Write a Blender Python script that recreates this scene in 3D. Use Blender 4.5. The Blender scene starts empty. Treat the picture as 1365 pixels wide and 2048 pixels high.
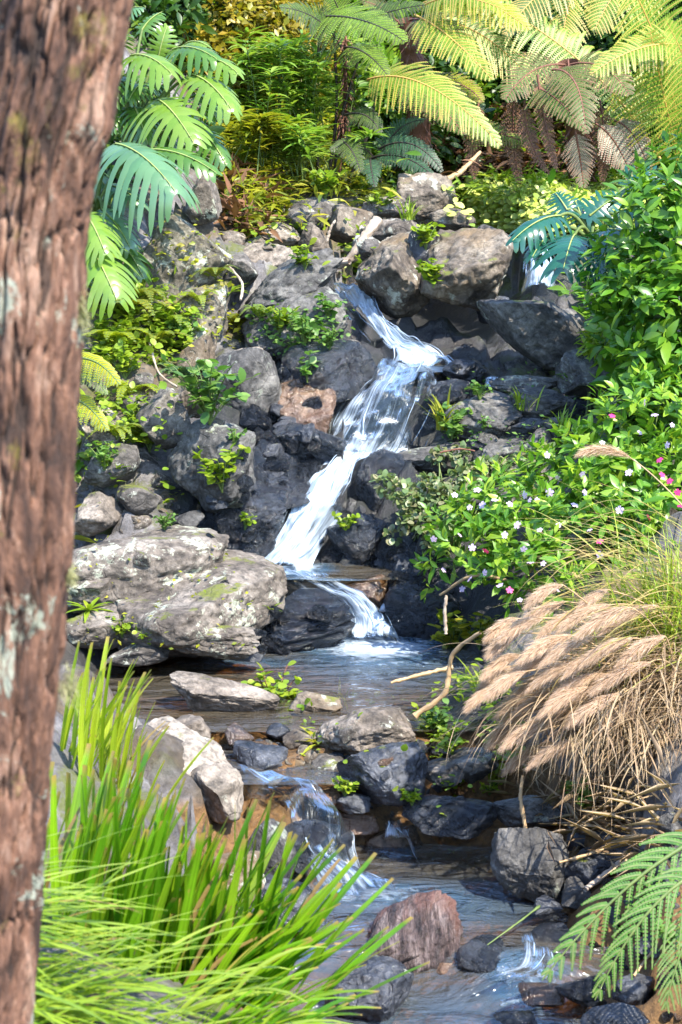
import bpy, bmesh, math, random
import numpy as np
from mathutils import Vector
from mathutils.bvhtree import BVHTree

# ------------------------------------------------------------------ camera, sky, sun, exposure
SC = bpy.context.scene
COL = SC.collection
PITCH = math.radians(10.5)
CAM = np.array([0.0, 0.0, 3.0])
FPX = 1024 / math.tan(math.radians(14))          # focal length in photo pixels (1365 x 2048)
cd = bpy.data.cameras.new('camera')
cd.sensor_fit = 'VERTICAL'; cd.sensor_height = 36; cd.sensor_width = 24
cd.lens = 18 / math.tan(math.radians(14))
cd.clip_start = 0.05; cd.clip_end = 400
cd.dof.use_dof = True; cd.dof.focus_distance = 9.8; cd.dof.aperture_fstop = 9.5
cam = bpy.data.objects.new('camera', cd); COL.objects.link(cam)
cam.location = CAM; cam.rotation_euler = (math.pi / 2 - PITCH, 0, 0)
SC.camera = cam

SUN_DIR = np.array([0.40, -0.50, 0.77]); SUN_DIR /= np.linalg.norm(SUN_DIR)
SUN_EL = math.asin(SUN_DIR[2]); SUN_AZ = math.atan2(SUN_DIR[0], SUN_DIR[1])
world = bpy.data.worlds.new('World'); SC.world = world; world.use_nodes = True
wn = world.node_tree
sky = wn.nodes.new('ShaderNodeTexSky'); sky.sky_type = 'NISHITA'; sky.sun_disc = False
sky.sun_elevation = SUN_EL; sky.sun_rotation = SUN_AZ; sky.ozone_density = 4.0; sky.air_density = 1.0; sky.dust_density = 0.5
bg = wn.nodes['Background']; bg.inputs['Strength'].default_value = 0.15
wn.links.new(sky.outputs[0], bg.inputs['Color'])
sd = bpy.data.lights.new('sun', 'SUN'); sd.energy = 2.75; sd.angle = math.radians(0.5); sd.color = (1, 0.93, 0.80)
sun = bpy.data.objects.new('sun', sd); COL.objects.link(sun)
sun.rotation_euler = Vector(tuple(SUN_DIR)).to_track_quat('Z', 'Y').to_euler()
SC.view_settings.view_transform = 'Standard'; SC.view_settings.look = 'None'
SC.view_settings.gamma = 1.0; SC.view_settings.exposure = 2.22
SC.view_settings.use_curve_mapping = False
SC.render.engine = 'CYCLES'
SC.cycles.use_denoising = True
SC.cycles.max_bounces = 8; SC.cycles.transparent_max_bounces = 16
SC.cycles.diffuse_bounces = 3; SC.cycles.glossy_bounces = 3
SC.cycles.caustics_reflective = False; SC.cycles.caustics_refractive = False
SC.cycles.use_adaptive_sampling = True

# ------------------------------------------------------------------ maths helpers
rng = np.random.default_rng(11)
random.seed(5)
FWD = np.array([0, math.cos(PITCH), -math.sin(PITCH)])
UPV = np.array([0, math.sin(PITCH), math.cos(PITCH)])
RIGHT = np.array([1.0, 0, 0])
UP = np.array([0, 0, 1.0])

def ray(px, py):
    return FWD + RIGHT * ((px - 682.5) / FPX) + UPV * ((1024 - py) / FPX)

def pix(px, py, Y):                      # point of the sight line at ground distance Y
    d = ray(px, py)
    return CAM + d * (Y / d[1])

def pixz(px, py, z):                     # point of the sight line at height z
    d = ray(px, py)
    return CAM + d * ((z - CAM[2]) / d[2])

def ppm(P):                              # photo pixels per metre at P
    return FPX / float(np.dot(np.asarray(P) - CAM, FWD))

def unit(v):
    v = np.asarray(v, float)
    return v / np.maximum(np.linalg.norm(v, axis=-1, keepdims=True), 1e-9)

def _hash(i, seed):
    with np.errstate(over='ignore'):
        n = (i[..., 0] * 73856093) ^ (i[..., 1] * 19349663) ^ (i[..., 2] * 83492791) ^ (seed * 2654435761 % (1 << 31))
        n = (n << 13) ^ n
        n = (n * (n * n * 15731 + 789221) + 1376312589) & 0x7fffffff
    return n / 0x7fffffff * 2.0 - 1.0

def vnoise(P, seed=0):
    P = np.asarray(P, float)
    i = np.floor(P).astype(np.int64); f = P - i
    u = f * f * f * (f * (f * 6 - 15) + 10)
    r = 0
    for dx in (0, 1):
        for dy in (0, 1):
            for dz in (0, 1):
                w = (u[..., 0] if dx else 1 - u[..., 0]) * (u[..., 1] if dy else 1 - u[..., 1]) * (u[..., 2] if dz else 1 - u[..., 2])
                r = r + w * _hash(i + np.array([dx, dy, dz]), seed)
    return r

def fbm(P, octv=4, seed=0, gain=0.5, lac=2.1):
    P = np.asarray(P, float); r = 0; a = 1.0; t = 0
    for k in range(octv):
        r = r + a * vnoise(P * lac ** k + 17.3 * k, seed + k); t += a; a *= gain
    return r / t

def smooth01(x):
    x = np.clip(x, 0, 1); return x * x * (3 - 2 * x)

def bez(p0, p1, p2, n):
    t = np.linspace(0, 1, n)[:, None]
    return (1 - t) ** 2 * p0 + 2 * t * (1 - t) * p1 + t * t * p2

def spline(pts, n):                       # smooth polyline through pts
    pts = np.asarray(pts, float); m = len(pts)
    if m < 3:
        t = np.linspace(0, 1, n)[:, None]; return pts[0] * (1 - t) + pts[-1] * t
    P = np.vstack([2 * pts[0] - pts[1], pts, 2 * pts[-1] - pts[-2]])
    out = []
    for q in np.linspace(0, m - 1, n):
        k = min(int(q), m - 2); t = q - k
        a, b, c, d = P[k], P[k + 1], P[k + 2], P[k + 3]
        out.append(0.5 * (2 * b + (c - a) * t + (2 * a - 5 * b + 4 * c - d) * t * t + (3 * b - a - 3 * c + d) * t ** 3))
    return np.array(out)

# ------------------------------------------------------------------ mesh building
class MB:
    def __init__(s):
        s.V = []; s.F = []; s.M = []; s.U = []; s.A = []; s.n = 0
    def add(s, V, F, mi=0, uv=None, at=None):
        V = np.asarray(V, float).reshape(-1, 3)
        F = np.asarray(F, np.int64)
        s.V.append(V); s.F.append(F + s.n); s.M.append(mi)
        s.U.append(np.zeros((len(V), 2)) if uv is None else np.asarray(uv, float).reshape(-1, 2))
        s.A.append(np.zeros(len(V)) if at is None else np.asarray(at, float).ravel())
        s.n += len(V)
    def build(s, name, mats, parent=None, origin=None, smooth=True):
        V = np.vstack(s.V); U = np.vstack(s.U); A = np.concatenate(s.A)
        if parent is not None:
            o3 = np.array(parent['_o'])
        else:
            o3 = np.zeros(3) if origin is None else np.asarray(origin, float)
        me = bpy.data.meshes.new(name)
        lv = np.concatenate([f.ravel() for f in s.F])
        cnt = np.concatenate([np.full(len(f), f.shape[1]) for f in s.F])
        mi = np.concatenate([np.full(len(f), m) for f, m in zip(s.F, s.M)])
        st = np.concatenate([[0], np.cumsum(cnt)[:-1]])
        me.vertices.add(len(V)); me.vertices.foreach_set('co', (V - o3).astype(np.float32).ravel())
        me.loops.add(len(lv)); me.loops.foreach_set('vertex_index', lv.astype(np.int32))
        me.polygons.add(len(cnt)); me.polygons.foreach_set('loop_start', st.astype(np.int32))
        me.polygons.foreach_set('material_index', mi.astype(np.int32))
        if smooth:
            me.polygons.foreach_set('use_smooth', np.ones(len(cnt), bool))
        me.update(calc_edges=True)
        ul = me.uv_layers.new(name='uv'); ul.data.foreach_set('uv', U[lv].astype(np.float32).ravel())
        if A.any():
            at = me.attributes.new('amount', 'FLOAT', 'POINT'); at.data.foreach_set('value', A.astype(np.float32))
        for m in (mats if isinstance(mats, (list, tuple)) else [mats]):
            me.materials.append(m)
        o = bpy.data.objects.new(name, me); COL.objects.link(o)
        if parent is not None:
            o.parent = parent
        else:
            o.location = o3
        o['_o'] = [float(q) for q in o3]
        return o

def thing(name, label, cat, loc, group=None):
    o = bpy.data.objects.new(name, None); COL.objects.link(o)
    o.location = loc; o['_o'] = [float(q) for q in loc]
    o.empty_display_size = 0.1
    return tag(o, label, cat, group)

def tag(o, label, cat, group=None, kind=None):
    o['label'] = label; o['category'] = cat
    if group: o['group'] = group
    if kind: o['kind'] = kind
    return o

def grid_faces(nu, nv):                   # nv rows of nu columns
    i = np.arange(nv - 1)[:, None] * nu + np.arange(nu - 1)[None]
    return np.stack([i, i + 1, i + 1 + nu, i + nu], -1).reshape(-1, 4)

def tube(mb, pts, rad, n=6, mi=0, cap=True):
    pts = np.asarray(pts, float); m = len(pts)
    rad = np.broadcast_to(np.asarray(rad, float), (m,))
    t = unit(np.gradient(pts, axis=0))
    ref = np.array([0.13, 0.31, 0.94]) if abs(t[0, 2]) < 0.9 else np.array([1.0, 0.1, 0])
    x = unit(np.cross(t, ref)); y = np.cross(t, x)
    a = np.arange(n + 1) / n * 2 * math.pi
    V = pts[:, None] + rad[:, None, None] * (np.cos(a)[None, :, None] * x[:, None] + np.sin(a)[None, :, None] * y[:, None])
    u = np.stack(np.meshgrid(np.arange(n + 1) / n, np.linspace(0, 1, m)), -1)
    mb.add(V, grid_faces(n + 1, m), mi, u)

def frames(d, up):
    d = unit(d); x = np.cross(d, up); bad = np.linalg.norm(x, axis=-1) < 1e-4
    x[bad] = [1, 0, 0]; x = unit(x); z = np.cross(x, d)
    return np.stack([x, d, z], -1)

def inst(mb, T, pos, R, s, mi=0):
    TV, TF = T
    pos = np.asarray(pos); n = len(pos)
    s = np.broadcast_to(np.asarray(s, float), (n,))
    V = np.einsum('nij,kj->nki', R, TV) * s[:, None, None] + pos[:, None]
    F = TF[None] + (np.arange(n) * len(TV))[:, None, None]
    uv = np.stack([TV[:, 0], TV[:, 1]], -1)
    mb.add(V, F.reshape(-1, 3), mi, np.tile(uv, (n, 1)))

def leaf_t(w=0.4, fold=0.12, droop=0.25, prof=((0.0, 0.06), (0.2, .7), (0.45, 1), (0.75, .65), (1, 0.02))):
    V = []; F = []
    for t, k in prof:
        z = -droop * t * t
        h = w / 2 * k
        V += [(-h, t, z + fold * h * 2), (0, t, z), (h, t, z + fold * h * 2)]
    for i in range(len(prof) - 1):
        a = 3 * i
        for c in (0, 1):
            F += [(a + c, a + c + 1, a + c + 4), (a + c, a + c + 4, a + c + 3)]
    return np.array(V, float), np.array(F)

LEAF = leaf_t()
LEAF_NARROW = leaf_t(0.2, 0.2, 0.35)
LEAF_ROUND = leaf_t(0.8, 0.08, 0.15, ((0, .1), (.2, .75), (.5, 1), (.8, .75), (1, .1)))
LEAF_TINY = (np.array([(0, 0, 0), (.28, .5, .03), (0, 1, -.1), (-.28, .5, .03)], float), np.array([(0, 1, 2), (0, 2, 3)]))
LEAF_STRAW = (np.array([(0, 0, 0), (.028, .4, .02), (0, 1, -.15), (-.028, .4, .02)], float), np.array([(0, 1, 2), (0, 2, 3)]))
LEAF_FINE = (np.array([(0, 0, 0), (.1, .4, .02), (0, 1, -.15), (-.1, .4, .02)], float), np.array([(0, 1, 2), (0, 2, 3)]))

def rdir(n, r=None):
    r = r or rng
    return unit(r.normal(size=(n, 3)))

def blades(mb, pos, az, L, th0, bend, W, seg=8, blunt=0.0, fold=0.2, mi=0, side=0.0):
    pos = np.asarray(pos, float); n = len(pos)
    az, L, th0, bend, W, side = [np.broadcast_to(np.asarray(q, float), (n,)) for q in (az, L, th0, bend, W, side)]
    s = np.linspace(0, 1, seg + 1)
    th = th0[:, None] - bend[:, None] * s[None] ** 1.4
    azs = az[:, None] + side[:, None] * s[None]
    st = (L / seg)[:, None]
    d = np.stack([np.cos(th) * np.cos(azs), np.cos(th) * np.sin(azs), np.sin(th)], -1) * st[..., None]
    C = pos[:, None] + np.concatenate([np.zeros((n, 1, 3)), np.cumsum(d[:, :-1], 1)], 1)
    sd_ = np.stack([-np.sin(azs), np.cos(azs), 0 * azs], -1)
    nr = unit(np.cross(d, sd_)); sd_ = unit(sd_)
    pr = np.clip(1.15 - 0.15 * s, 0, 1) * np.where(s > 0.6, 1 - (1 - blunt) * ((s - 0.6) / 0.4) ** 1.3, 1) * (0.65 + 0.35 * np.minimum(1, s * 4))
    w = W[:, None] * pr[None] / 2
    Lv = C - sd_ * w[..., None] - nr * (fold * w)[..., None] * -1
    Rv = C + sd_ * w[..., None] - nr * (fold * w)[..., None] * -1
    V = np.stack([Lv, C, Rv], 2)                    # n, seg+1, 3, 3
    F = grid_faces(3, seg + 1)
    uv = np.stack(np.meshgrid([0, .5, 1], s), -1)
    FF = (F[None] + (np.arange(n) * 3 * (seg + 1))[:, None, None]).reshape(-1, 4)
    mb.add(V, FF, mi, np.tile(uv.reshape(-1, 2), (n, 1)))
    return C

# ------------------------------------------------------------------ material helpers
def newmat(name):
    m = bpy.data.materials.new(name); m.use_nodes = True
    nt = m.node_tree; nt.nodes.clear()
    out = nt.nodes.new('ShaderNodeOutputMaterial')
    return m, nt, out

def N(nt, t, i=None, **a):
    n = nt.nodes.new(t)
    for k, v in a.items(): setattr(n, k, v)
    for k, v in (i or {}).items():
        if isinstance(v, bpy.types.NodeSocket): nt.links.new(v, n.inputs[k])
        else: n.inputs[k].default_value = v
    return n

def c4(c): return (c[0], c[1], c[2], 1)

def ramp(nt, fac, stops, interp='LINEAR'):
    n = nt.nodes.new('ShaderNodeValToRGB'); cr = n.color_ramp; cr.interpolation = interp
    while len(cr.elements) < len(stops): cr.elements.new(0.5)
    for e, (p, c) in zip(cr.elements, stops):
        e.position = p
        e.color = c4(c) if isinstance(c, (tuple, list)) else (c, c, c, 1)
    nt.links.new(fac, n.inputs[0])
    return n.outputs[0]

def mixc(nt, fac, a, b, blend='MIX'):
    n = N(nt, 'ShaderNodeMix', data_type='RGBA', blend_type=blend)
    for k, v in ((0, fac), (6, a), (7, b)):
        if isinstance(v, bpy.types.NodeSocket): nt.links.new(v, n.inputs[k])
        else: n.inputs[k].default_value = c4(v) if isinstance(v, (tuple, list)) else v
    return n.outputs[2]

def mth(nt, op, a, b=0.0, c=0.0, clamp=False):
    return N(nt, 'ShaderNodeMath', {0: a, 1: b, 2: c}, operation=op, use_clamp=clamp).outputs[0]

def noise(nt, co, scale, detail=5, rough=0.6, dist=0.0):
    return N(nt, 'ShaderNodeTexNoise', {'Vector': co, 'Scale': scale, 'Detail': detail, 'Roughness': rough, 'Distortion': dist}).outputs[0]

def objco(nt, stretch=(1, 1, 1)):
    tc = N(nt, 'ShaderNodeTexCoord'); oi = N(nt, 'ShaderNodeObjectInfo')
    off = mth(nt, 'MULTIPLY', oi.outputs['Random'], 61.0)
    return N(nt, 'ShaderNodeVectorMath', {0: N(nt, 'ShaderNodeMapping', {'Vector': tc.outputs['Object'], 'Scale': stretch}).outputs[0], 1: off}, operation='ADD').outputs[0]

def rock_mat(name, dark, mid, light, rough=0.8, lichen=0.0, moss=0.0, wet=0.0, stretch=(1, 1, 1), sc=1.0, bump=0.6, lich_col=(.46, .47, .40), stain=None, mosscol=(.10, .115, .015)):
    m, nt, out = newmat(name)
    co = objco(nt, stretch)
    n1 = noise(nt, co, 5 * sc, 9, 0.68, 0.4); n2 = noise(nt, co, 26 * sc, 8, 0.7); n3 = noise(nt, co, 2.2 * sc, 4, 0.5, 0.6)
    col = ramp(nt, n1, [(0.36, dark), (0.5, mid), (0.65, light)])
    col = mixc(nt, 0.8, col, ramp(nt, n2, [(0.36, .22), (0.5, .92), (.64, 1.55)]), 'MULTIPLY')
    if stain:
        col = mixc(nt, ramp(nt, n3, [(0.48, 0.0), (0.68, .75)]), col, stain)
    vor = N(nt, 'ShaderNodeTexVoronoi', {'Vector': N(nt, 'ShaderNodeVectorMath', {0: co, 1: N(nt, 'ShaderNodeTexNoise', {'Vector': co, 'Scale': 3.0}).outputs[1]}, operation='ADD').outputs[0], 'Scale': 3.5 * sc}, feature='DISTANCE_TO_EDGE').outputs[0]
    crack = ramp(nt, vor, [(0.0, 0.0), (0.035, 1.0)])
    col = mixc(nt, 0.3, col, mixc(nt, crack, (.3, .3, .3), (1, 1, 1)), 'MULTIPLY')
    if lichen > 0:
        l1 = mth(nt, 'ADD', mth(nt, 'MULTIPLY', noise(nt, co, 5.5 * sc, 4, 0.6, 0.4), .55), mth(nt, 'MULTIPLY', noise(nt, co, 24 * sc, 7, 0.75, 0.5), .45))
        lf = ramp(nt, l1, [(0.63 - 0.16 * lichen, 0.0), (0.66 - 0.16 * lichen, 0.9)])
        col = mixc(nt, lf, col, mixc(nt, n2, (lich_col[0] * .6, lich_col[1] * .6, lich_col[2] * .55), lich_col))
    if moss > 0:
        g = N(nt, 'ShaderNodeNewGeometry')
        nz = N(nt, 'ShaderNodeSeparateXYZ', {0: g.outputs['Normal']}).outputs[2]
        mf = mth(nt, 'ADD', mth(nt, 'MULTIPLY', nz, 0.22), noise(nt, co, 4.2 * sc, 7, 0.7))
        mf = ramp(nt, mf, [(0.86 - 0.3 * moss, 0.0), (0.93 - 0.3 * moss, 0.92)])
        col = mixc(nt, mf, col, mixc(nt, noise(nt, co, 40, 3), (mosscol[0] * .4, mosscol[1] * .45, mosscol[2]), (mosscol[0] * 1.8, mosscol[1] * 1.7, mosscol[2] * 1.3)))
    r = ramp(nt, n1, [(0.35, max(0.08, rough - 0.28 * (wet > 0))), (0.65, min(1, rough + 0.12))])
    h = mth(nt, 'ADD', mth(nt, 'MULTIPLY', n2, 0.7), mth(nt, 'ADD', n1, mth(nt, 'MULTIPLY', crack, 0.15)))
    bp = N(nt, 'ShaderNodeBump', {'Strength': bump, 'Distance': 0.035, 'Height': h})
    p = N(nt, 'ShaderNodeBsdfPrincipled', {'Base Color': col, 'Roughness': r, 'Normal': bp.outputs[0], 'Specular IOR Level': 0.5 - 0.2 * wet, 'Coat Weight': wet, 'Coat Roughness': 0.12, 'Coat Normal': bp.outputs[0]})
    nt.links.new(p.outputs[0], out.inputs[0])
    return m

def leaf_mat(name, cols, trans=0.4, rough=0.42, spec=0.5, tip=None, patch=0.5, vein=None, tcol=1.25):
    m, nt, out = newmat(name)
    g = N(nt, 'ShaderNodeNewGeometry')
    k = len(cols)
    col = ramp(nt, g.outputs['Random Per Island'], [(i / max(1, k - 1), c) for i, c in enumerate(cols)])
    co = objco(nt)
    col = mixc(nt, patch, col, ramp(nt, noise(nt, co, 5, 3), [(0.3, .55), (0.7, 1.4)]), 'MULTIPLY')
    uv = N(nt, 'ShaderNodeTexCoord').outputs['UV']
    sx = N(nt, 'ShaderNodeSeparateXYZ', {0: uv})
    if vein:
        ax = mth(nt, 'ABSOLUTE', sx.outputs[0])
        col = mixc(nt, ramp(nt, ax, [(0.0, .8), (0.03, 0.0)]), col, vein)
    if tip:
        rv = N(nt, 'ShaderNodeCombineXYZ', {0: mth(nt, 'MULTIPLY', sx.outputs[0], 9.0), 1: mth(nt, 'MULTIPLY', sx.outputs[1], 1.3), 2: mth(nt, 'MULTIPLY', g.outputs['Random Per Island'], 90.0)}).outputs[0]
        col = mixc(nt, .75, col, ramp(nt, noise(nt, rv, 1.0, 4, .6), [(.34, .5), (.5, 1.0), (.66, 1.45)]), 'MULTIPLY')
        sp = N(nt, 'ShaderNodeCombineXYZ', {0: mth(nt, 'MULTIPLY', sx.outputs[0], 2.0), 1: mth(nt, 'MULTIPLY', sx.outputs[1], 16.0), 2: mth(nt, 'MULTIPLY', g.outputs['Random Per Island'], 50.0)}).outputs[0]
        col = mixc(nt, ramp(nt, noise(nt, sp, 1.0, 3, .6), [(.64, 0.0), (.70, .7)]), col, (.30, .24, .05))
        col = mixc(nt, ramp(nt, sx.outputs[1], [(0.93, 0.0), (0.985, 1.0)]), col, tip)
    p = N(nt, 'ShaderNodeBsdfPrincipled', {'Base Color': col, 'Roughness': rough, 'Specular IOR Level': spec})
    tc = mixc(nt, 1.0, col, (tcol * 0.98, tcol * 1.05, tcol * 0.5), 'MULTIPLY')
    t = N(nt, 'ShaderNodeBsdfTranslucent', {'Color': tc})
    mx = N(nt, 'ShaderNodeMixShader', {0: trans, 1: p.outputs[0], 2: t.outputs[0]})
    nt.links.new(mx.outputs[0], out.inputs[0])
    return m

def plain_mat(name, c1, c2, scale=20, rough=0.8, stretch=(1, 1, 1), bump=0.3, trans=0):
    m, nt, out = newmat(name)
    co = objco(nt, stretch)
    n = noise(nt, co, scale, 6, 0.65)
    col = ramp(nt, n, [(0.3, c1), (0.7, c2)])
    bp = N(nt, 'ShaderNodeBump', {'Strength': bump, 'Distance': 0.01, 'Height': n})
    p = N(nt, 'ShaderNodeBsdfPrincipled', {'Base Color': col, 'Roughness': rough, 'Normal': bp.outputs[0]})
    nt.links.new(p.outputs[0], out.inputs[0])
    return m
# ------------------------------------------------------------------ water courses: rows of (left px, right px, row px, distance, foam)
FALLS = {
 'side': [(1062, 1100, 476, 12.5, .45), (1052, 1106, 500, 12.36, .8), (1046, 1112, 540, 12.28, .85), (1040, 1114, 585, 12.2, .8)],
 'upper': [(650, 700, 578, 12.2, .25), (672, 735, 598, 12.0, .6), (700, 758, 622, 11.78, .8), (726, 778, 652, 11.55, .85), (752, 815, 682, 11.38, .75), (764, 892, 704, 11.26, .78), (768, 928, 724, 11.14, .86), (766, 944, 738, 11.04, 1.0), (764, 938, 746, 10.98, .9)],
 'middle': [(738, 892, 743, 11.07, .25), (728, 886, 750, 10.97, (.2, .25, .25, .3, .35)), (702, 890, 772, 10.88, (.5, .38, .25, .4, .75)), (676, 880, 800, 10.80, (.72, .5, .26, .45, .88)), (646, 868, 845, 10.73, (.75, .48, .24, .38, .86)), (626, 848, 890, 10.66, (.8, .5, .28, .38, .82)), (622, 816, 924, 10.58, (.9, .85, .8, .7, .7))],
 'chute': [(648, 782, 914, 10.56, .7), (618, 738, 944, 10.42, .98), (584, 726, 985, 10.3, (.55, .8, 1., .9, .6)), (562, 700, 1020, 10.2, (.75, .9, .95, .8, .45)), (548, 660, 1060, 10.1, (.8, .95, .9, .75, .5)), (526, 634, 1100, 10.02, .98), (490, 620, 1130, 9.95, 1.), (462, 604, 1146, 9.88, .8)],
 'ledge': [(500, 690, 1152, 9.86, .3), (560, 705, 1172, 9.80, (.2, .3, .4, .45, .45)), (615, 745, 1198, 9.75, (.25, .3, .5, .65, .65)), (655, 776, 1228, 9.69, (.25, .35, .6, .8, .8)), (676, 802, 1258, 9.63, (.3, .6, .9, .95, .9)), (668, 822, 1290, 9.56, .9)],
 'spout': [(764, 796, 1178, 9.86, .4), (766, 800, 1206, 9.79, .68), (744, 802, 1240, 9.69, .75)],
 'front': [(450, 510, 1545, 7.78, .1), (498, 596, 1588, 7.60, .30), (545, 660, 1614, 7.50, .15), (556, 704, 1642, 7.40, (.35, .15, .10, .15, .3)), (566, 712, 1690, 7.33, (.5, .2, .12, .2, .5)), (590, 730, 1735, 7.27, (.5, .35, .3, .35, .5)), (610, 790, 1775, 7.17, .55), (640, 830, 1800, 7.08, .35)],
 'trickle': [(752, 826, 1654, 7.62, .35), (756, 826, 1676, 7.57, .7), (752, 838, 1702, 7.48, .7)],
 'outlet': [(1022, 1092, 1886, 6.75, .15), (1024, 1112, 1922, 6.62, .32), (1000, 1124, 1962, 6.5, .34), (900, 1130, 2002, 6.42, .4)],
 'rill': [(958, 1012, 762, 10.96, .3), (962, 1008, 788, 10.88, .75)],
}
Z_MID, Z_LOW, Z_END, Z_TOP, Z_LEDGE, Z_DAM = 0.60, 0.25, 0.14, 1.727, 0.862, 0.535

# ------------------------------------------------------------------ terrain
ctl = [(-3, -2, 1.3), (0, -2, 1.3), (3, -2, 1.3), (-3, 0, 1.3), (0, 0, 1.28), (3, 0, 1.2), (-2, 3, 1.3), (.3, 4.2, .55), (1.5, 4, .5), (-1.2, 5, 1.25),
       (-.1, 5.3, .1), (.4, 5.4, .0), (.9, 5.4, .0), (2, 5, .45), (3, 4, .9), (-8, 0, 2), (8, 0, 2), (-8, 6, 3), (8, 6, 3), (-5, 9, 3), (5, 9, 3), (-8, 12, 4.5), (8, 12, 4.2),
       (-8, 18, 6.5), (8, 18, 6.5), (-4, 18, 5.6), (4, 18, 5), (0, 18, 4.9), (-8, 24, 9), (8, 24, 9), (0, 24, 8.2), (-3, 15.5, 4.0), (3, 15.7, 2.9), (0, 15.6, 3.0), (1.5, 15.6, 2.8), (5, 14, 3)]
ctl += [tuple(pixz(a, b, z)) for a, b, z in [(900, 2040, 0), (1000, 1995, .03), (1250, 2000, .25), (1340, 1900, .4), (700, 1850, .12), (850, 1780, .1), (900, 1710, .13), (1000, 1850, .14), (640, 1790, .15), (1090, 1890, .18),
        (480, 1800, .45), (400, 1700, .62), (300, 1600, .7), (1150, 1780, .34), (1200, 1650, .58), (1340, 1700, .65), (560, 1500, .60), (650, 1480, .62), (480, 1500, .54), (350, 1490, .68), (250, 1450, .7), (900, 1500, .68),
        (400, 1350, .5), (600, 1340, .42), (750, 1330, .4), (850, 1380, .46), (300, 1370, .52), (450, 1410, .53), (150, 1330, .76), (230, 1292, .72), (450, 1292, .66), (950, 1400, .72)]]
ctl += [tuple(pix(*q) + np.array([0, 0, .03])) for q in [(330, 2010, 4.5), (450, 2010, 4.35), (170, 1960, 4.3), (195, 1590, 5.2), (-90, 1850, 3.7), (-40, 2040, 3.65), (330, 2110, 3.9), (440, 2130, 4.0), (120, 2060, 3.8)]]
ctl += [tuple(pix(*q)) for q in [(800, 1550, 7.75), (640, 1560, 7.6), (900, 1620, 7.55), (1365, 1450, 7.6), (1500, 1300, 8), (1130, 1500, 7.8), (300, 1150, 9.6), (150, 1000, 10), (180, 800, 10.5), (200, 600, 11.1), (250, 400, 12.1), (100, 300, 12.5), (-300, 800, 10.4), (-300, 300, 12.2), (-300, 1300, 8.6),
        (500, 1050, 10.1), (500, 900, 10.45), (430, 850, 10.5), (550, 770, 10.95), (450, 700, 11.1), (600, 650, 11.5), (400, 560, 11.8), (550, 525, 12.2), (480, 430, 12.9), (350, 430, 12.3), (480, 1240, 9.35),
        (800, 1100, 10.1), (900, 1200, 9.8), (900, 1000, 10.3), (950, 900, 10.6), (950, 800, 11.0), (1000, 730, 11.4), (880, 640, 12.3), (1000, 600, 12.1), (1100, 760, 11.1), (1200, 750, 10.9), (1250, 650, 11.2), (1300, 900, 10.2), (1150, 1000, 10.0), (1200, 1200, 9.3), (1000, 1250, 9.4),
        (1350, 1100, 8.9), (1500, 900, 9.6), (1700, 600, 10.6), (700, 430, 13), (850, 440, 13.1), (1000, 445, 13.1), (1100, 405, 13.8), (900, 390, 14.6), (1100, 384, 15), (1250, 450, 13.1), (1300, 385, 14.6), (1700, 380, 14.2),
        (450, 330, 13.8), (560, 310, 14.4), (450, 150, 14.8), (550, 60, 15.8), (300, 100, 13.8)]]
for nm, rows in FALLS.items():
    for (a, b, y, Y, f) in rows:
        for px in (a, (a + b) / 2, b):
            q = pix(px, y, Y + 0.08); q[2] -= 0.03
            ctl.append(tuple(q))
CT = np.array(ctl)

def _tps_fit(P, lam=0.004):
    n = len(P); X = P[:, :2]
    r2 = ((X[:, None] - X[None]) ** 2).sum(-1)
    K = 0.5 * r2 * np.log(r2 + 1e-12) + lam * np.eye(n)
    Q = np.hstack([np.ones((n, 1)), X])
    A = np.block([[K, Q], [Q.T, np.zeros((3, 3))]])
    return np.linalg.solve(A, np.concatenate([P[:, 2], np.zeros(3)]))
_w = _tps_fit(CT)
def _tps(x, y):
    out = np.empty(x.size); xf = x.ravel(); yf = y.ravel()
    for s in range(0, x.size, 20000):
        X = np.stack([xf[s:s + 20000], yf[s:s + 20000]], -1)
        r2 = ((X[:, None] - CT[None, :, :2]) ** 2).sum(-1)
        out[s:s + 20000] = (0.5 * r2 * np.log(r2 + 1e-12)) @ _w[:-3] + _w[-3] + X @ _w[-2:]
    return out.reshape(x.shape)

gx = np.concatenate([[-60, -35, -20, -13], np.arange(-9, -3, .3), np.arange(-3, 3, .035), np.arange(3, 9.01, .3), [13, 20, 35, 60]])
gy = np.concatenate([[-40, -20, -8], np.arange(-4, 4.5, .25), np.arange(4.5, 16, .035), np.arange(16, 26.01, .3), [32, 45, 80]])
GX, GY = np.meshgrid(gx, gy)
GZ = _tps(np.clip(GX, -8, 8), np.clip(GY, -2.5, 24))
GZ = np.clip(GZ, -0.3, 12) + np.maximum(0, np.abs(GX) - 8) * 0.15 + np.maximum(0, GY - 24) * 0.25
_P = np.stack([GX, GY, GZ], -1)
_rough = fbm(_P * 2.3, 5, 3) * 0.09 + np.abs(fbm(_P * 6.0, 4, 9)) * 0.05
_sm = np.ones_like(GX)
def near(px, py, z, r):                    # keep pool beds calm
    global _sm
    q = pixz(px, py, z); d = np.hypot(GX - q[0], GY - q[1])
    _sm *= 0.25 + 0.75 * smooth01((d - r * .6) / (r * .6))
for a in [(420, 1350, .5, .5), (600, 1340, .5, .6), (780, 1340, .5, .6), (750, 1800, .2, .6), (900, 1780, .2, .7), (900, 2020, .1, .6)]: near(*a)
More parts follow.
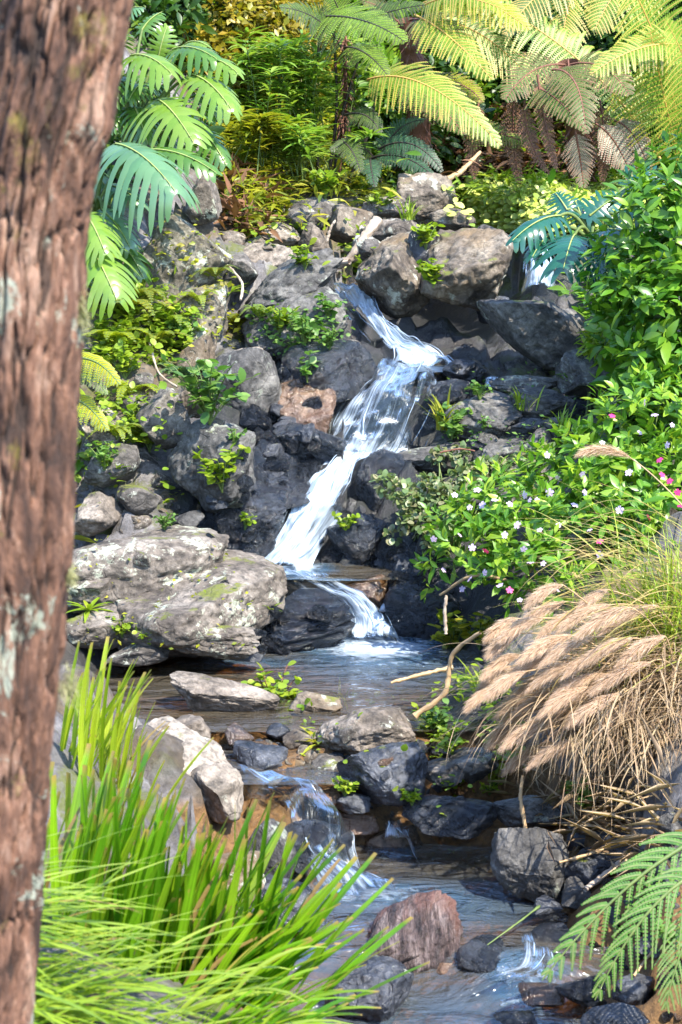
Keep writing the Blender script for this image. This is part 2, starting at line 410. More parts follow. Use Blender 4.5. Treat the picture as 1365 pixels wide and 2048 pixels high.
def cells(size, seed):                     # broken blocky rock: every cell is a tilted facet
    x, y = GX / size, GY / size; ix = np.floor(x).astype(np.int64); iy = np.floor(y).astype(np.int64)
    best = np.full(x.shape, 9e9); h = np.zeros(x.shape)
    for dx in (-1, 0, 1):
        for dy in (-1, 0, 1):
            c = np.stack([ix + dx, iy + dy, 0 * ix], -1)
            sx = ix + dx + .5 + .45 * _hash(c, seed); sy = iy + dy + .5 + .45 * _hash(c, seed + 1)
            d = (x - sx) ** 2 + (y - sy) ** 2
            hh = .5 * _hash(c, seed + 2) + .55 * ((x - sx) * _hash(c, seed + 3) + (y - sy) * _hash(c, seed + 4))
            m = d < best; best = np.where(m, d, best); h = np.where(m, hh, h)
    return h * size
_wx = fbm(_P * 3, 3, 77)
_blk = cells(.26, 5) * .75 + cells(.11, 15) * .6
_bm = smooth01((GY - 5.2) / 1.0) * smooth01((13.0 - GY) / .8) * (1 - .0 * GX)
GZ = GZ + _rough * _sm * smooth01((GY + 1) / 5) + _blk * _bm * _sm
_wet_shade = np.zeros_like(GZ)
def carve(poly, z, depth=.12, slope=.55, z_is_y=False):
    global GZ, _wet_shade
    W = np.array([pixz(a, b, z)[:2] for a, b in poly]); d = np.full(GX.shape, 9e9); ins = np.zeros(GX.shape, bool); j = len(W) - 1
    for i in range(len(W)):
        a, b = W[j], W[i]; ab = b - a; L2 = ab @ ab + 1e-9
        t = np.clip(((GX - a[0]) * ab[0] + (GY - a[1]) * ab[1]) / L2, 0, 1)
        d = np.minimum(d, np.hypot(GX - a[0] - t * ab[0], GY - a[1] - t * ab[1]))
        c = ((b[1] > GY) != (a[1] > GY)) & (GX < (a[0] - b[0]) * (GY - b[1]) / (a[1] - b[1] + 1e-12) + b[0]); ins ^= c; j = i
    sd_ = np.where(ins, -d, d)
    lim = z - depth * smooth01(.5 - sd_ / .3) + np.maximum(0, sd_) * slope + .12 * vnoise(np.stack([GX, GY, 0 * GX], -1) * 7, 3) * smooth01(sd_ / .2)
    GZ = np.where(sd_ < .30, np.minimum(GZ, lim), GZ)
    _wet_shade = np.maximum(_wet_shade, 1 - smooth01((sd_ - .05) / .25))
carve([(185, 1405), (215, 1335), (330, 1318), (520, 1306), (640, 1292), (760, 1285), (885, 1280), (905, 1330), (870, 1400), (800, 1425), (640, 1425), (430, 1440), (340, 1440)], Z_MID)
carve([(400, 1425), (640, 1420), (850, 1425), (940, 1480), (940, 1570), (760, 1625), (560, 1600), (450, 1560)], .565, .0, .7)
GZ = GZ + .022 * fbm(np.stack([GX, GY, 0 * GX], -1) * 9, 3, 61) * (np.abs(GZ - .565) < .02)
carve([(560, 1960), (590, 1800), (620, 1760), (720, 1700), (960, 1690), (1000, 1790), (1110, 1830), (1100, 1900), (1000, 1935), (700, 1960)], Z_LOW)
carve([(540, 2130), (560, 1985), (850, 1950), (1130, 1985), (1130, 2060), (1000, 2130)], Z_END)
carve([(700, 752), (760, 735), (940, 728), (960, 748), (880, 756)], Z_TOP, .08)
carve([(770, 690), (960, 690), (990, 640), (860, 600), (770, 640)], 1.78, .1)
carve([(470, 1150), (520, 1128), (620, 1130), (790, 1176), (690, 1185), (560, 1165)], Z_LEDGE, .06)
for nm, rows in FALLS.items():
    for (a, b, y, Y, f) in rows:
        q = pix((a + b) / 2, y, Y); w_ = (b - a) / 2 / ppm(q)
        _wet_shade = np.maximum(_wet_shade, 1 - smooth01((np.hypot(GX - q[0], GY - q[1]) - w_) / .30))
for (px, py, Y_, rr) in [(560, 960, 10.4, .35), (520, 1060, 10.0, .35), (620, 860, 10.7, .25), (760, 1080, 10.2, .4), (560, 1230, 9.5, .4), (860, 1200, 9.7, .4), (720, 720, 11.2, .3), (600, 720, 11.1, .3)]:
    q = pix(px, py, Y_); _wet_shade = np.maximum(_wet_shade, 1 - smooth01((np.hypot(GX - q[0], GY - q[1]) - rr) / .25))
_wet_shade = np.maximum(_wet_shade, .9 * (1 - smooth01((np.hypot(GX - pix(860, 660, 12)[0], GY - 12.0) - .5) / .3)))  # shade under the overhanging boulder, put in as a dark round patch

def T(x, y):
    x = np.asarray(x, float); y = np.asarray(y, float)
    i = np.clip(np.searchsorted(gx, x) - 1, 0, len(gx) - 2); j = np.clip(np.searchsorted(gy, y) - 1, 0, len(gy) - 2)
    u = np.clip((x - gx[i]) / (gx[i + 1] - gx[i]), 0, 1); v = np.clip((y - gy[j]) / (gy[j + 1] - gy[j]), 0, 1)
    return (GZ[j, i] * (1 - u) + GZ[j, i + 1] * u) * (1 - v) + (GZ[j + 1, i] * (1 - u) + GZ[j + 1, i + 1] * u) * v

def ground_mat():
    m, nt, out = newmat('soil and gravel')
    tc = N(nt, 'ShaderNodeTexCoord'); co = tc.outputs['Object']
    n1 = noise(nt, co, 2.0, 8, .65); n2 = noise(nt, co, 24, 8, .75); n3 = noise(nt, co, 60, 4, .7)
    wet = N(nt, 'ShaderNodeAttribute', attribute_name='amount').outputs['Fac']  # wetness along the stream, plus the hollow's painted shade
    soil = ramp(nt, n1, [(.3, (.030, .024, .016)), (.5, (.085, .062, .038)), (.7, (.16, .115, .07))])
    rockc = ramp(nt, noise(nt, co, 5, 9, .7), [(.3, (.05, .048, .05)), (.5, (.14, .13, .13)), (.72, (.27, .25, .23))])
    col = mixc(nt, ramp(nt, noise(nt, co, 1.6, 5, .6), [(.42, 0.0), (.52, 1.0)]), soil, rockc)
    col = mixc(nt, .8, col, ramp(nt, n2, [(.3, .4), (.72, 1.7)]), 'MULTIPLY')
    z = N(nt, 'ShaderNodeSeparateXYZ', {0: co})
    mf = ramp(nt, noise(nt, co, 3.4, 8, .75), [(.50, 0.0), (.58, .85)])
    hi = ramp(nt, mth(nt, 'MULTIPLY', z.outputs[2], .25), [(.16, 0.0), (.24, 1.0)])
    col = mixc(nt, mth(nt, 'MULTIPLY', mf, hi), col, mixc(nt, n3, (.035, .05, .008), (.16, .17, .03)))
    blk = mixc(nt, n2, (.005, .006, .009), (.038, .040, .046))  # wet-rock black, deepened so the hollow looks shaded
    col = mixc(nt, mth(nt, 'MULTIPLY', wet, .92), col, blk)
    bed = ramp(nt, z.outputs[2], [(.55, 1.0), (.60, 0.0)])
    col = mixc(nt, bed, col, mixc(nt, ramp(nt, n2, [(.35, 0.0), (.65, 1.0)]), (.055, .028, .010), (.26, .14, .05)))
    rg = ramp(nt, wet, [(.2, .85), (.8, .28)])
    bp = N(nt, 'ShaderNodeBump', {'Strength': .8, 'Distance': .03, 'Height': mth(nt, 'ADD', n2, mth(nt, 'MULTIPLY', n3, .4))})
    p = N(nt, 'ShaderNodeBsdfPrincipled', {'Base Color': col, 'Roughness': rg, 'Normal': bp.outputs[0]})
    nt.links.new(p.outputs[0], out.inputs[0])
    return m
mb = MB(); mb.add(np.stack([GX, GY, GZ], -1), grid_faces(len(gx), len(gy)), 0, None, _wet_shade)
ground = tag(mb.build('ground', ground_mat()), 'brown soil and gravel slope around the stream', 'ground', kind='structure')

# ------------------------------------------------------------------ water
def water_mat(name, pool, tint, body, bump, foam_sc):
    m, nt, out = newmat(name)
    tc = N(nt, 'ShaderNodeTexCoord'); uv = tc.outputs['UV']
    a = N(nt, 'ShaderNodeAttribute', attribute_name='amount').outputs['Fac']
    def sc(s, o=0): return N(nt, 'ShaderNodeMapping', {'Vector': uv, 'Scale': (s[0], s[1], 1), 'Location': (o, o, 0)}).outputs[0]
    s1 = noise(nt, sc(foam_sc), 1, 5, .65, .6 if pool else .15)
    s2 = noise(nt, sc((foam_sc[0] * 3.2, foam_sc[1] * 2.0), 9.1), 1, 4, .6)
    st = mth(nt, 'ADD', mth(nt, 'MULTIPLY', s1, .65), mth(nt, 'MULTIPLY', s2, .35))
    f = mth(nt, 'ADD', mth(nt, 'MULTIPLY', mth(nt, 'SUBTRACT', st, .5), 3.4 if pool else 4.6), mth(nt, 'SUBTRACT', mth(nt, 'MULTIPLY', a, 1.75), .62 if pool else .60))
    f = mth(nt, 'MULTIPLY', ramp(nt, f, [(0.0, 0.0), (.35, .35), (1.0, .96)]), ramp(nt, a, [(0.02, 0.0), (.16, 1.0)]))
    h = mth(nt, 'ADD', noise(nt, sc((bump[0], bump[1])), 1, 4, .55, .5), mth(nt, 'MULTIPLY', f, .25))
    bp = N(nt, 'ShaderNodeBump', {'Strength': bump[2], 'Distance': .09 if pool else .05, 'Height': h})
    fr = N(nt, 'ShaderNodeFresnel', {'IOR': 1.6 if pool else 1.33, 'Normal': bp.outputs[0]})
    tr = N(nt, 'ShaderNodeBsdfTransparent', {'Color': c4(tint)})
    bc = mixc(nt, ramp(nt, a, [(.03, 0.0), (.30, 1.0)]), body, (.10, .19, .29)) if pool else c4(body)  # sky reflection painted as a blue body colour around the foam
    df = N(nt, 'ShaderNodeBsdfDiffuse', {'Color': bc, 'Normal': bp.outputs[0]})
    gl = N(nt, 'ShaderNodeBsdfGlossy', {'Color': (.9, .95, 1, 1), 'Roughness': .05 if pool else .25, 'Normal': bp.outputs[0]})
    under = N(nt, 'ShaderNodeMixShader', {0: .34 if pool else .2, 1: tr.outputs[0], 2: df.outputs[0]})
    wat = N(nt, 'ShaderNodeMixShader', {0: mth(nt, 'MULTIPLY', fr.outputs[0], 1.0, clamp=True), 1: under.outputs[0], 2: gl.outputs[0]})
    fo = N(nt, 'ShaderNodeBsdfPrincipled', {'Base Color': (.62, .74, .88, 1), 'Roughness': .5, 'Normal': bp.outputs[0]})  # foam colour carries the blue of reflected sky and shade
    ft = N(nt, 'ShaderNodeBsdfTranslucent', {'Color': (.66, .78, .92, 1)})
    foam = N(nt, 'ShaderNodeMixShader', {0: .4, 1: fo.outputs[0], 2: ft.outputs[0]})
    mx = N(nt, 'ShaderNodeMixShader', {0: f, 1: wat.outputs[0], 2: foam.outputs[0]})
    if not pool:
        clear = N(nt, 'ShaderNodeBsdfTransparent')
        mx = N(nt, 'ShaderNodeMixShader', {0: ramp(nt, a, [(.03, 0.0), (.22, 1.0)]), 1: clear.outputs[0], 2: mx.outputs[0]})
    nt.links.new(mx.outputs[0], out.inputs[0])
    return m
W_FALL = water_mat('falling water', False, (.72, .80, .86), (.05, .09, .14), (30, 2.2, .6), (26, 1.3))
W_POOL = water_mat('pool water', True, (.88, .70, .42), (.14, .118, .085), (3.6, 10, .8), (9, 14))
W_LOW = water_mat('stream water', True, (.88, .70, .42), (.135, .125, .11), (3.6, 9, .95), (8, 15))

def fall(rows, name, label, nu=46, nv=110):
    R = np.array([r_[:4] for r_ in rows], float); k = np.arange(len(R)); q = np.linspace(0, len(R) - 1, nv)
    L = spline([pix(a, y, Y) for a, b, y, Y, f in rows], nv); Rr = spline([pix(b, y, Y) for a, b, y, Y, f in rows], nv)
    u = np.linspace(0, 1, nu)
    fr_ = np.array([np.interp(u, np.linspace(0, 1, 5), r_[4]) if isinstance(r_[4], tuple) else np.full(nu, r_[4]) for r_ in rows])
    f = np.stack([np.interp(q, k, fr_[:, c]) for c in range(nu)], 1)
    P = L[:, None] * (1 - u)[None, :, None] + Rr[:, None] * u[None, :, None]
    w = np.linalg.norm(Rr - L, axis=1); v = np.concatenate([[0], np.cumsum(np.linalg.norm(np.diff((L + Rr) / 2, axis=0), axis=1))])
    UU = (u[None] - .5) * np.mean(w) + 0 * v[:, None]; VV = v[:, None] + 0 * u[None]
    du = np.gradient(P, axis=1); dv = np.gradient(P, axis=0); nrm = unit(np.cross(du, dv)); nrm *= np.sign((nrm * np.array([0, -1, .6])).sum(-1, keepdims=True))
    edge = smooth01(np.minimum(u, 1 - u) * 5)[None]
    rid = fbm(np.stack([UU * 24, VV * 1.4, 0 * UU], -1), 3, 5) * .014 + fbm(np.stack([UU * 6, VV * 5, 0 * UU + 4], -1), 3, 8) * .085
    bulge = np.sin(np.pi * u)[None] * .04
    P = P + nrm * ((rid + bulge + .015) * edge - .05 * (1 - edge))[..., None]
    en = vnoise(np.stack([UU * 18, VV * 5, 0 * UU], -1), 21) + .6 * vnoise(np.stack([UU * 40, VV * 9, 0 * UU], -1), 22)
    A = f * smooth01((np.minimum(u, 1 - u)[None] * 3.2 + en * .75) / 1.0) * smooth01(np.minimum(v, v[-1] - v)[:, None] / .05 + .2)
    mb = MB(); mb.add(P, grid_faces(nu, nv), 0, np.stack([UU, VV], -1), A)
    r = np.random.default_rng(int(rows[0][0]))                      # loose strands of water lying on the sheet
    for _ in range(int(8 + 34 * np.mean(w))):
        c = r.uniform(.04, .96) * (nu - 1); m = int(r.integers(16, 46)); i0 = int(r.integers(0, nv - m)); dr = r.normal() * 2.5
        cc = np.clip(c + dr * np.linspace(0, 1, m) ** 2, 0, nu - 1.01); ci = cc.astype(int); fr = (cc - ci)[:, None]; ii = np.arange(i0, i0 + m)
        if f[ii, ci].mean() < r.uniform(.2, .75): continue
        L_ = P[ii, ci] * (1 - fr) + P[ii, np.minimum(ci + 1, nu - 1)] * fr
        t_ = np.linspace(0, 1, m)
        L_ = L_ + nrm[ii, ci] * (.010 + .022 * np.sin(np.pi * t_) * r.random())[:, None]
        k0 = mb.n; tube(mb, L_, r.uniform(.0012, .0042) * np.sin(np.pi * np.clip(t_, .03, .97)) ** .7, 5); mb.A[-1] = np.full(len(mb.A[-1]), .62)
        mb.U[-1] = np.stack([np.full(m * 6, c * .02), np.repeat(t_ * .3, 6)], -1)
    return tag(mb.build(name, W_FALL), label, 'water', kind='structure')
def spray(mb, px, py, Y, n, s, k=.0034):                                    # loose drops thrown up round the foot of a fall
    c = pix(px, py, Y)
    P = c + rng.normal(size=(n, 3)) * np.array([s, s * .6, s * .35])
    T8 = (np.array([(0, 0, 1), (.9, 0, -.3), (-.45, .8, -.3), (-.45, -.8, -.3)], float), np.array([(0, 1, 2), (0, 2, 3), (0, 3, 1), (1, 3, 2)]))
    inst(mb, T8, P, frames(rdir(n), rdir(n)), rng.uniform(.001, k, n))

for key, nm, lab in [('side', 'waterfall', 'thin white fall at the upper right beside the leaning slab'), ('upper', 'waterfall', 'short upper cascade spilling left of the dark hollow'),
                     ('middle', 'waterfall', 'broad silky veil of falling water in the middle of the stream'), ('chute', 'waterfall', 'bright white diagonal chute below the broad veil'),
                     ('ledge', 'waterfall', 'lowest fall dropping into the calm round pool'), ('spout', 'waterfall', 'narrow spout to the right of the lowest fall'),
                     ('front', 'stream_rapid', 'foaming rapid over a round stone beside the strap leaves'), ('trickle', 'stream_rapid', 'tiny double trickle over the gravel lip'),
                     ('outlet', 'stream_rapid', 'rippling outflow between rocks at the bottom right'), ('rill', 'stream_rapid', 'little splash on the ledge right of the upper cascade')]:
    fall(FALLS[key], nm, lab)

def pool(name, label, z, px0, px1, Y0, Y1, foam_and_blue, mat, amp=.008, res=.025, base=0.0, keep=None):
    zf = z if callable(z) else None; z = Z_LOW if zf else z
    xa, xb = [pixz(p, 1200, z)[0] / pixz(p, 1200, z)[1] for p in (px0, px1)]
    xs = np.arange(min(xa * Y0, xa * Y1), max(xb * Y0, xb * Y1), res); ys = np.arange(Y0, Y1, res)
    X, Y = np.meshgrid(xs, ys)
    A = np.full(X.shape, base)
    for (px, py, rx, ry, a) in foam_and_blue:  # wide weak entries only spread the painted reflection blue
        q = pixz(px, py, z); d = np.hypot((X - q[0]) / rx, (Y - q[1]) / ry)
        A = np.maximum(A, a * (1 - smooth01(d)))
    Z = (zf(X, Y) if zf else z) + fbm(np.stack([X * 3.2, Y * 6.5, 0 * X], -1), 4, 31) * amp * (1 + 2.5 * A)
    F = grid_faces(len(xs), len(ys))
    wet = (T(X, Y) < Z + .05).ravel()                             # only where the ground lies below the water
    F = F[wet[F].any(1)]
    if keep is not None: F = F[keep(X.ravel(), Y.ravel())[F].all(1)]
    mb = MB(); mb.add(np.stack([X, Y, Z], -1), F, 0, np.stack([X, Y], -1), A)
    return tag(mb.build(name, mat), label, 'water', kind='structure')
pool('pool_water', 'calm brown and blue pool below the lowest fall', Z_MID, 120, 960, 8.05, 9.75, [(750, 1296, .46, .40, 1.0), (640, 1300, .22, .12, .42), (840, 1284, .25, .1, .5), (620, 1300, .12, .06, .6), (760, 1320, .7, .3, .36), (500, 1325, .5, .2, .27), (760, 1330, 1.0, .7, .22)], W_POOL)
pool('pool_water', 'small basin under the upper cascade', Z_TOP, 690, 965, 10.98, 11.5, [(850, 738, .42, .25, 1.05)], W_POOL)
pool('pool_water', 'narrow ledge of water at the foot of the white chute', Z_LEDGE, 455, 800, 9.72, 10.1, [(550, 1138, .40, .28, 1.1), (640, 1160, .35, .06, .5)], W_POOL)
pool('pool_water', 'shallow brown puddles among the gravel stones', Z_DAM, 420, 760, 7.56, 8.12, [], W_LOW, .004)
zlow = lambda X, Y: Z_END + (Z_LOW - Z_END) * smooth01((Y - 6.36 - .06 * np.sin(X * 7)) / .28)
pool('stream_water', 'brown rippled stream running between the dam and the bottom edge', zlow, 460, 1190, 5.2, 7.70, [(650, 1775, .34, .28, .62), (740, 1790, .45, .18, .55), (790, 1705, .15, .08, .5), (820, 1800, .6, .25, .34), (1050, 1935, .22, .22, .5), (1000, 2000, .4, .2, .5), (590, 2030, .14, .12, .75), (900, 2030, .3, .1, .4), (620, 1900, .2, .2, .3), (850, 1810, .9, .45, .24), (900, 1990, .7, .4, .24)], W_LOW, .014)
mb = MB()
for a in [(850, 722, 11.0, 260, .12), (540, 1122, 9.9, 220, .09), (750, 1262, 9.55, 260, .10), (660, 1760, 7.2, 160, .08), (700, 905, 10.6, 160, .10)]: spray(mb, *a)
tag(mb.build('water_spray', W_FALL), 'loose drops thrown up around the feet of the falls', 'spray', kind='stuff')
# ------------------------------------------------------------------ rocks
RM = {
 'pale': rock_mat('pale rock', (0.056, 0.045, 0.036), (0.152, 0.124, 0.100), (0.288, 0.248, 0.208), lichen=.3, moss=.26),
 'brown': rock_mat('brown rock', (0.043, 0.032, 0.024), (0.115, 0.092, 0.070), (0.230, 0.196, 0.153), lichen=.3, moss=.26, stain=(.20, .13, .06)),
 'lichen': rock_mat('lichen rock', (.055, .044, .036), (.135, .112, .092), (.24, .21, .18), lichen=.5, moss=.34, lich_col=(.44, .46, .37)),
 'grey': rock_mat('grey rock', (.036, .031, .027), (.098, .086, .076), (.19, .17, .15), lichen=.35, moss=.34),
 'moss': rock_mat('mossy rock', (0.034, 0.029, 0.020), (0.119, 0.102, 0.076), (0.238, 0.221, 0.178), lichen=.55, moss=.62, mosscol=(.16, .15, .02)),
 'dark': rock_mat('dark rock', (0.009, 0.010, 0.014), (0.030, 0.034, 0.045), (0.096, 0.100, 0.112), rough=.55, wet=.35, moss=.2, lichen=.15),  # bluish base: the cast of open shade put into the colour
 'slab': rock_mat('blue grey rock', (.024, .022, .021), (.070, .066, .063), (.175, .164, .148), rough=.7, lichen=.35, lich_col=(.28, .30, .25), moss=.24),
 'wet': rock_mat('wet black rock', (.004, .006, .010), (.013, .017, .026), (.05, .056, .07), rough=.32, wet=1.0, bump=1.3),  # blue of shaded rock mixed into the wet black
 'wetbrown': rock_mat('wet brown rock', (.03, .018, .010), (.085, .05, .028), (.16, .10, .06), rough=.3, wet=1.0, stain=(.10, .045, .02)),
 'slick': rock_mat('slick wet rock', (.003, .005, .010), (.010, .015, .026), (.035, .045, .065), rough=.22, wet=1.0, bump=1.0, stretch=(1.2, 1.2, 5)),
 'bleached': rock_mat('sun tinted pale rock', (.11, .09, .07), (.25, .21, .17), (.40, .35, .29), lichen=.2, moss=.1),  # pale rock with sunshine put into its colour
 'red': rock_mat('striped red rock', (.03, .024, .026), (.10, .07, .066), (.24, .19, .18), stretch=(5.5, 1.2, 1.2), rough=.6, wet=.2, sc=.8, stain=(.21, .095, .07), bump=.9),
}
_ico = {}
def ico(n):
    if n not in _ico:
        b = bmesh.new(); bmesh.ops.create_icosphere(b, subdivisions=n, radius=1)
        b.verts.ensure_lookup_table()
        _ico[n] = (np.array([v.co[:] for v in b.verts]), np.array([[v.index for v in f.verts] for f in b.faces]))
        b.free()
    return _ico[n]
def rock_shape(seed, dims, sub=5, facets=11, rough=1.0, layers=0.0):
    r = np.random.default_rng(seed)
    V, F = ico(sub); V = V.copy()
    V += 0.18 * np.stack([vnoise(V * 1.1 + 9 * k, seed + 50 + k) for k in range(3)], -1)
    for k in range(facets):
        n = unit(r.normal(size=3)); off = r.uniform(.42, .80)
        V -= np.maximum(0, V @ n - off)[:, None] * n * r.uniform(.72, .93)
    V -= (V.max(0) + V.min(0)) / 2
    V /= (V.max(0) - V.min(0)) / 2
    nr = unit(V / 1.0)
    a = fbm(V * 1.9, 5, seed) * .13 + np.abs(fbm(V * 4.5, 4, seed + 7)) * -.09 + fbm(V * 13, 3, seed + 3) * .028
    V = V + nr * (a * rough)[:, None]
    if layers:
        t = unit(r.normal(size=3) * [.3, .3, 0] + [0, 0, 1]); h = V @ t * layers + vnoise(V * 1.5, seed + 4) * .8
        V = V * (1 - 0.075 * (np.abs((h % 1) - .5) * 2)[:, None] ** 3 - 0.05 * _hash(np.stack([np.floor(h).astype(np.int64)] * 3, -1), seed)[:, None])
    return V * dims, F
ROCKV = []; ROCKF = []; _rn = 0
def rock(cx, cy, w, h, Y, mat, label, rot=0, deep=0.9, sub=None, name='boulder', cat='boulder', seed=None, facets=11, layers=0.0, rough=1.0, group=None, yaw=None):
    global _rn
    P = pix(cx, cy, Y); s = ppm(P); seed = int(cx * 7 + cy) if seed is None else seed
    dims = np.array([w / s / 2, min(w, h * 1.6) / s / 2 * deep * 1.15, h / s / 2 * 1.06])
    sub = sub or (6 if w > 130 else 5 if w > 55 else 4)
    V, F = rock_shape(seed, dims, sub, facets, rough, layers)
    a = math.radians(rot); ca, sa = math.cos(a), math.sin(a)
    V = V @ np.array([[ca, 0, sa], [0, 1, 0], [-sa, 0, ca]])      # positive rot: right side down
    mb = MB(); mb.add(V + P, F)
    o = mb.build(name, RM[mat], origin=P)
    ROCKV.append(V + P); ROCKF.append(F + _rn); _rn += len(V)
    return tag(o, label, cat, group)
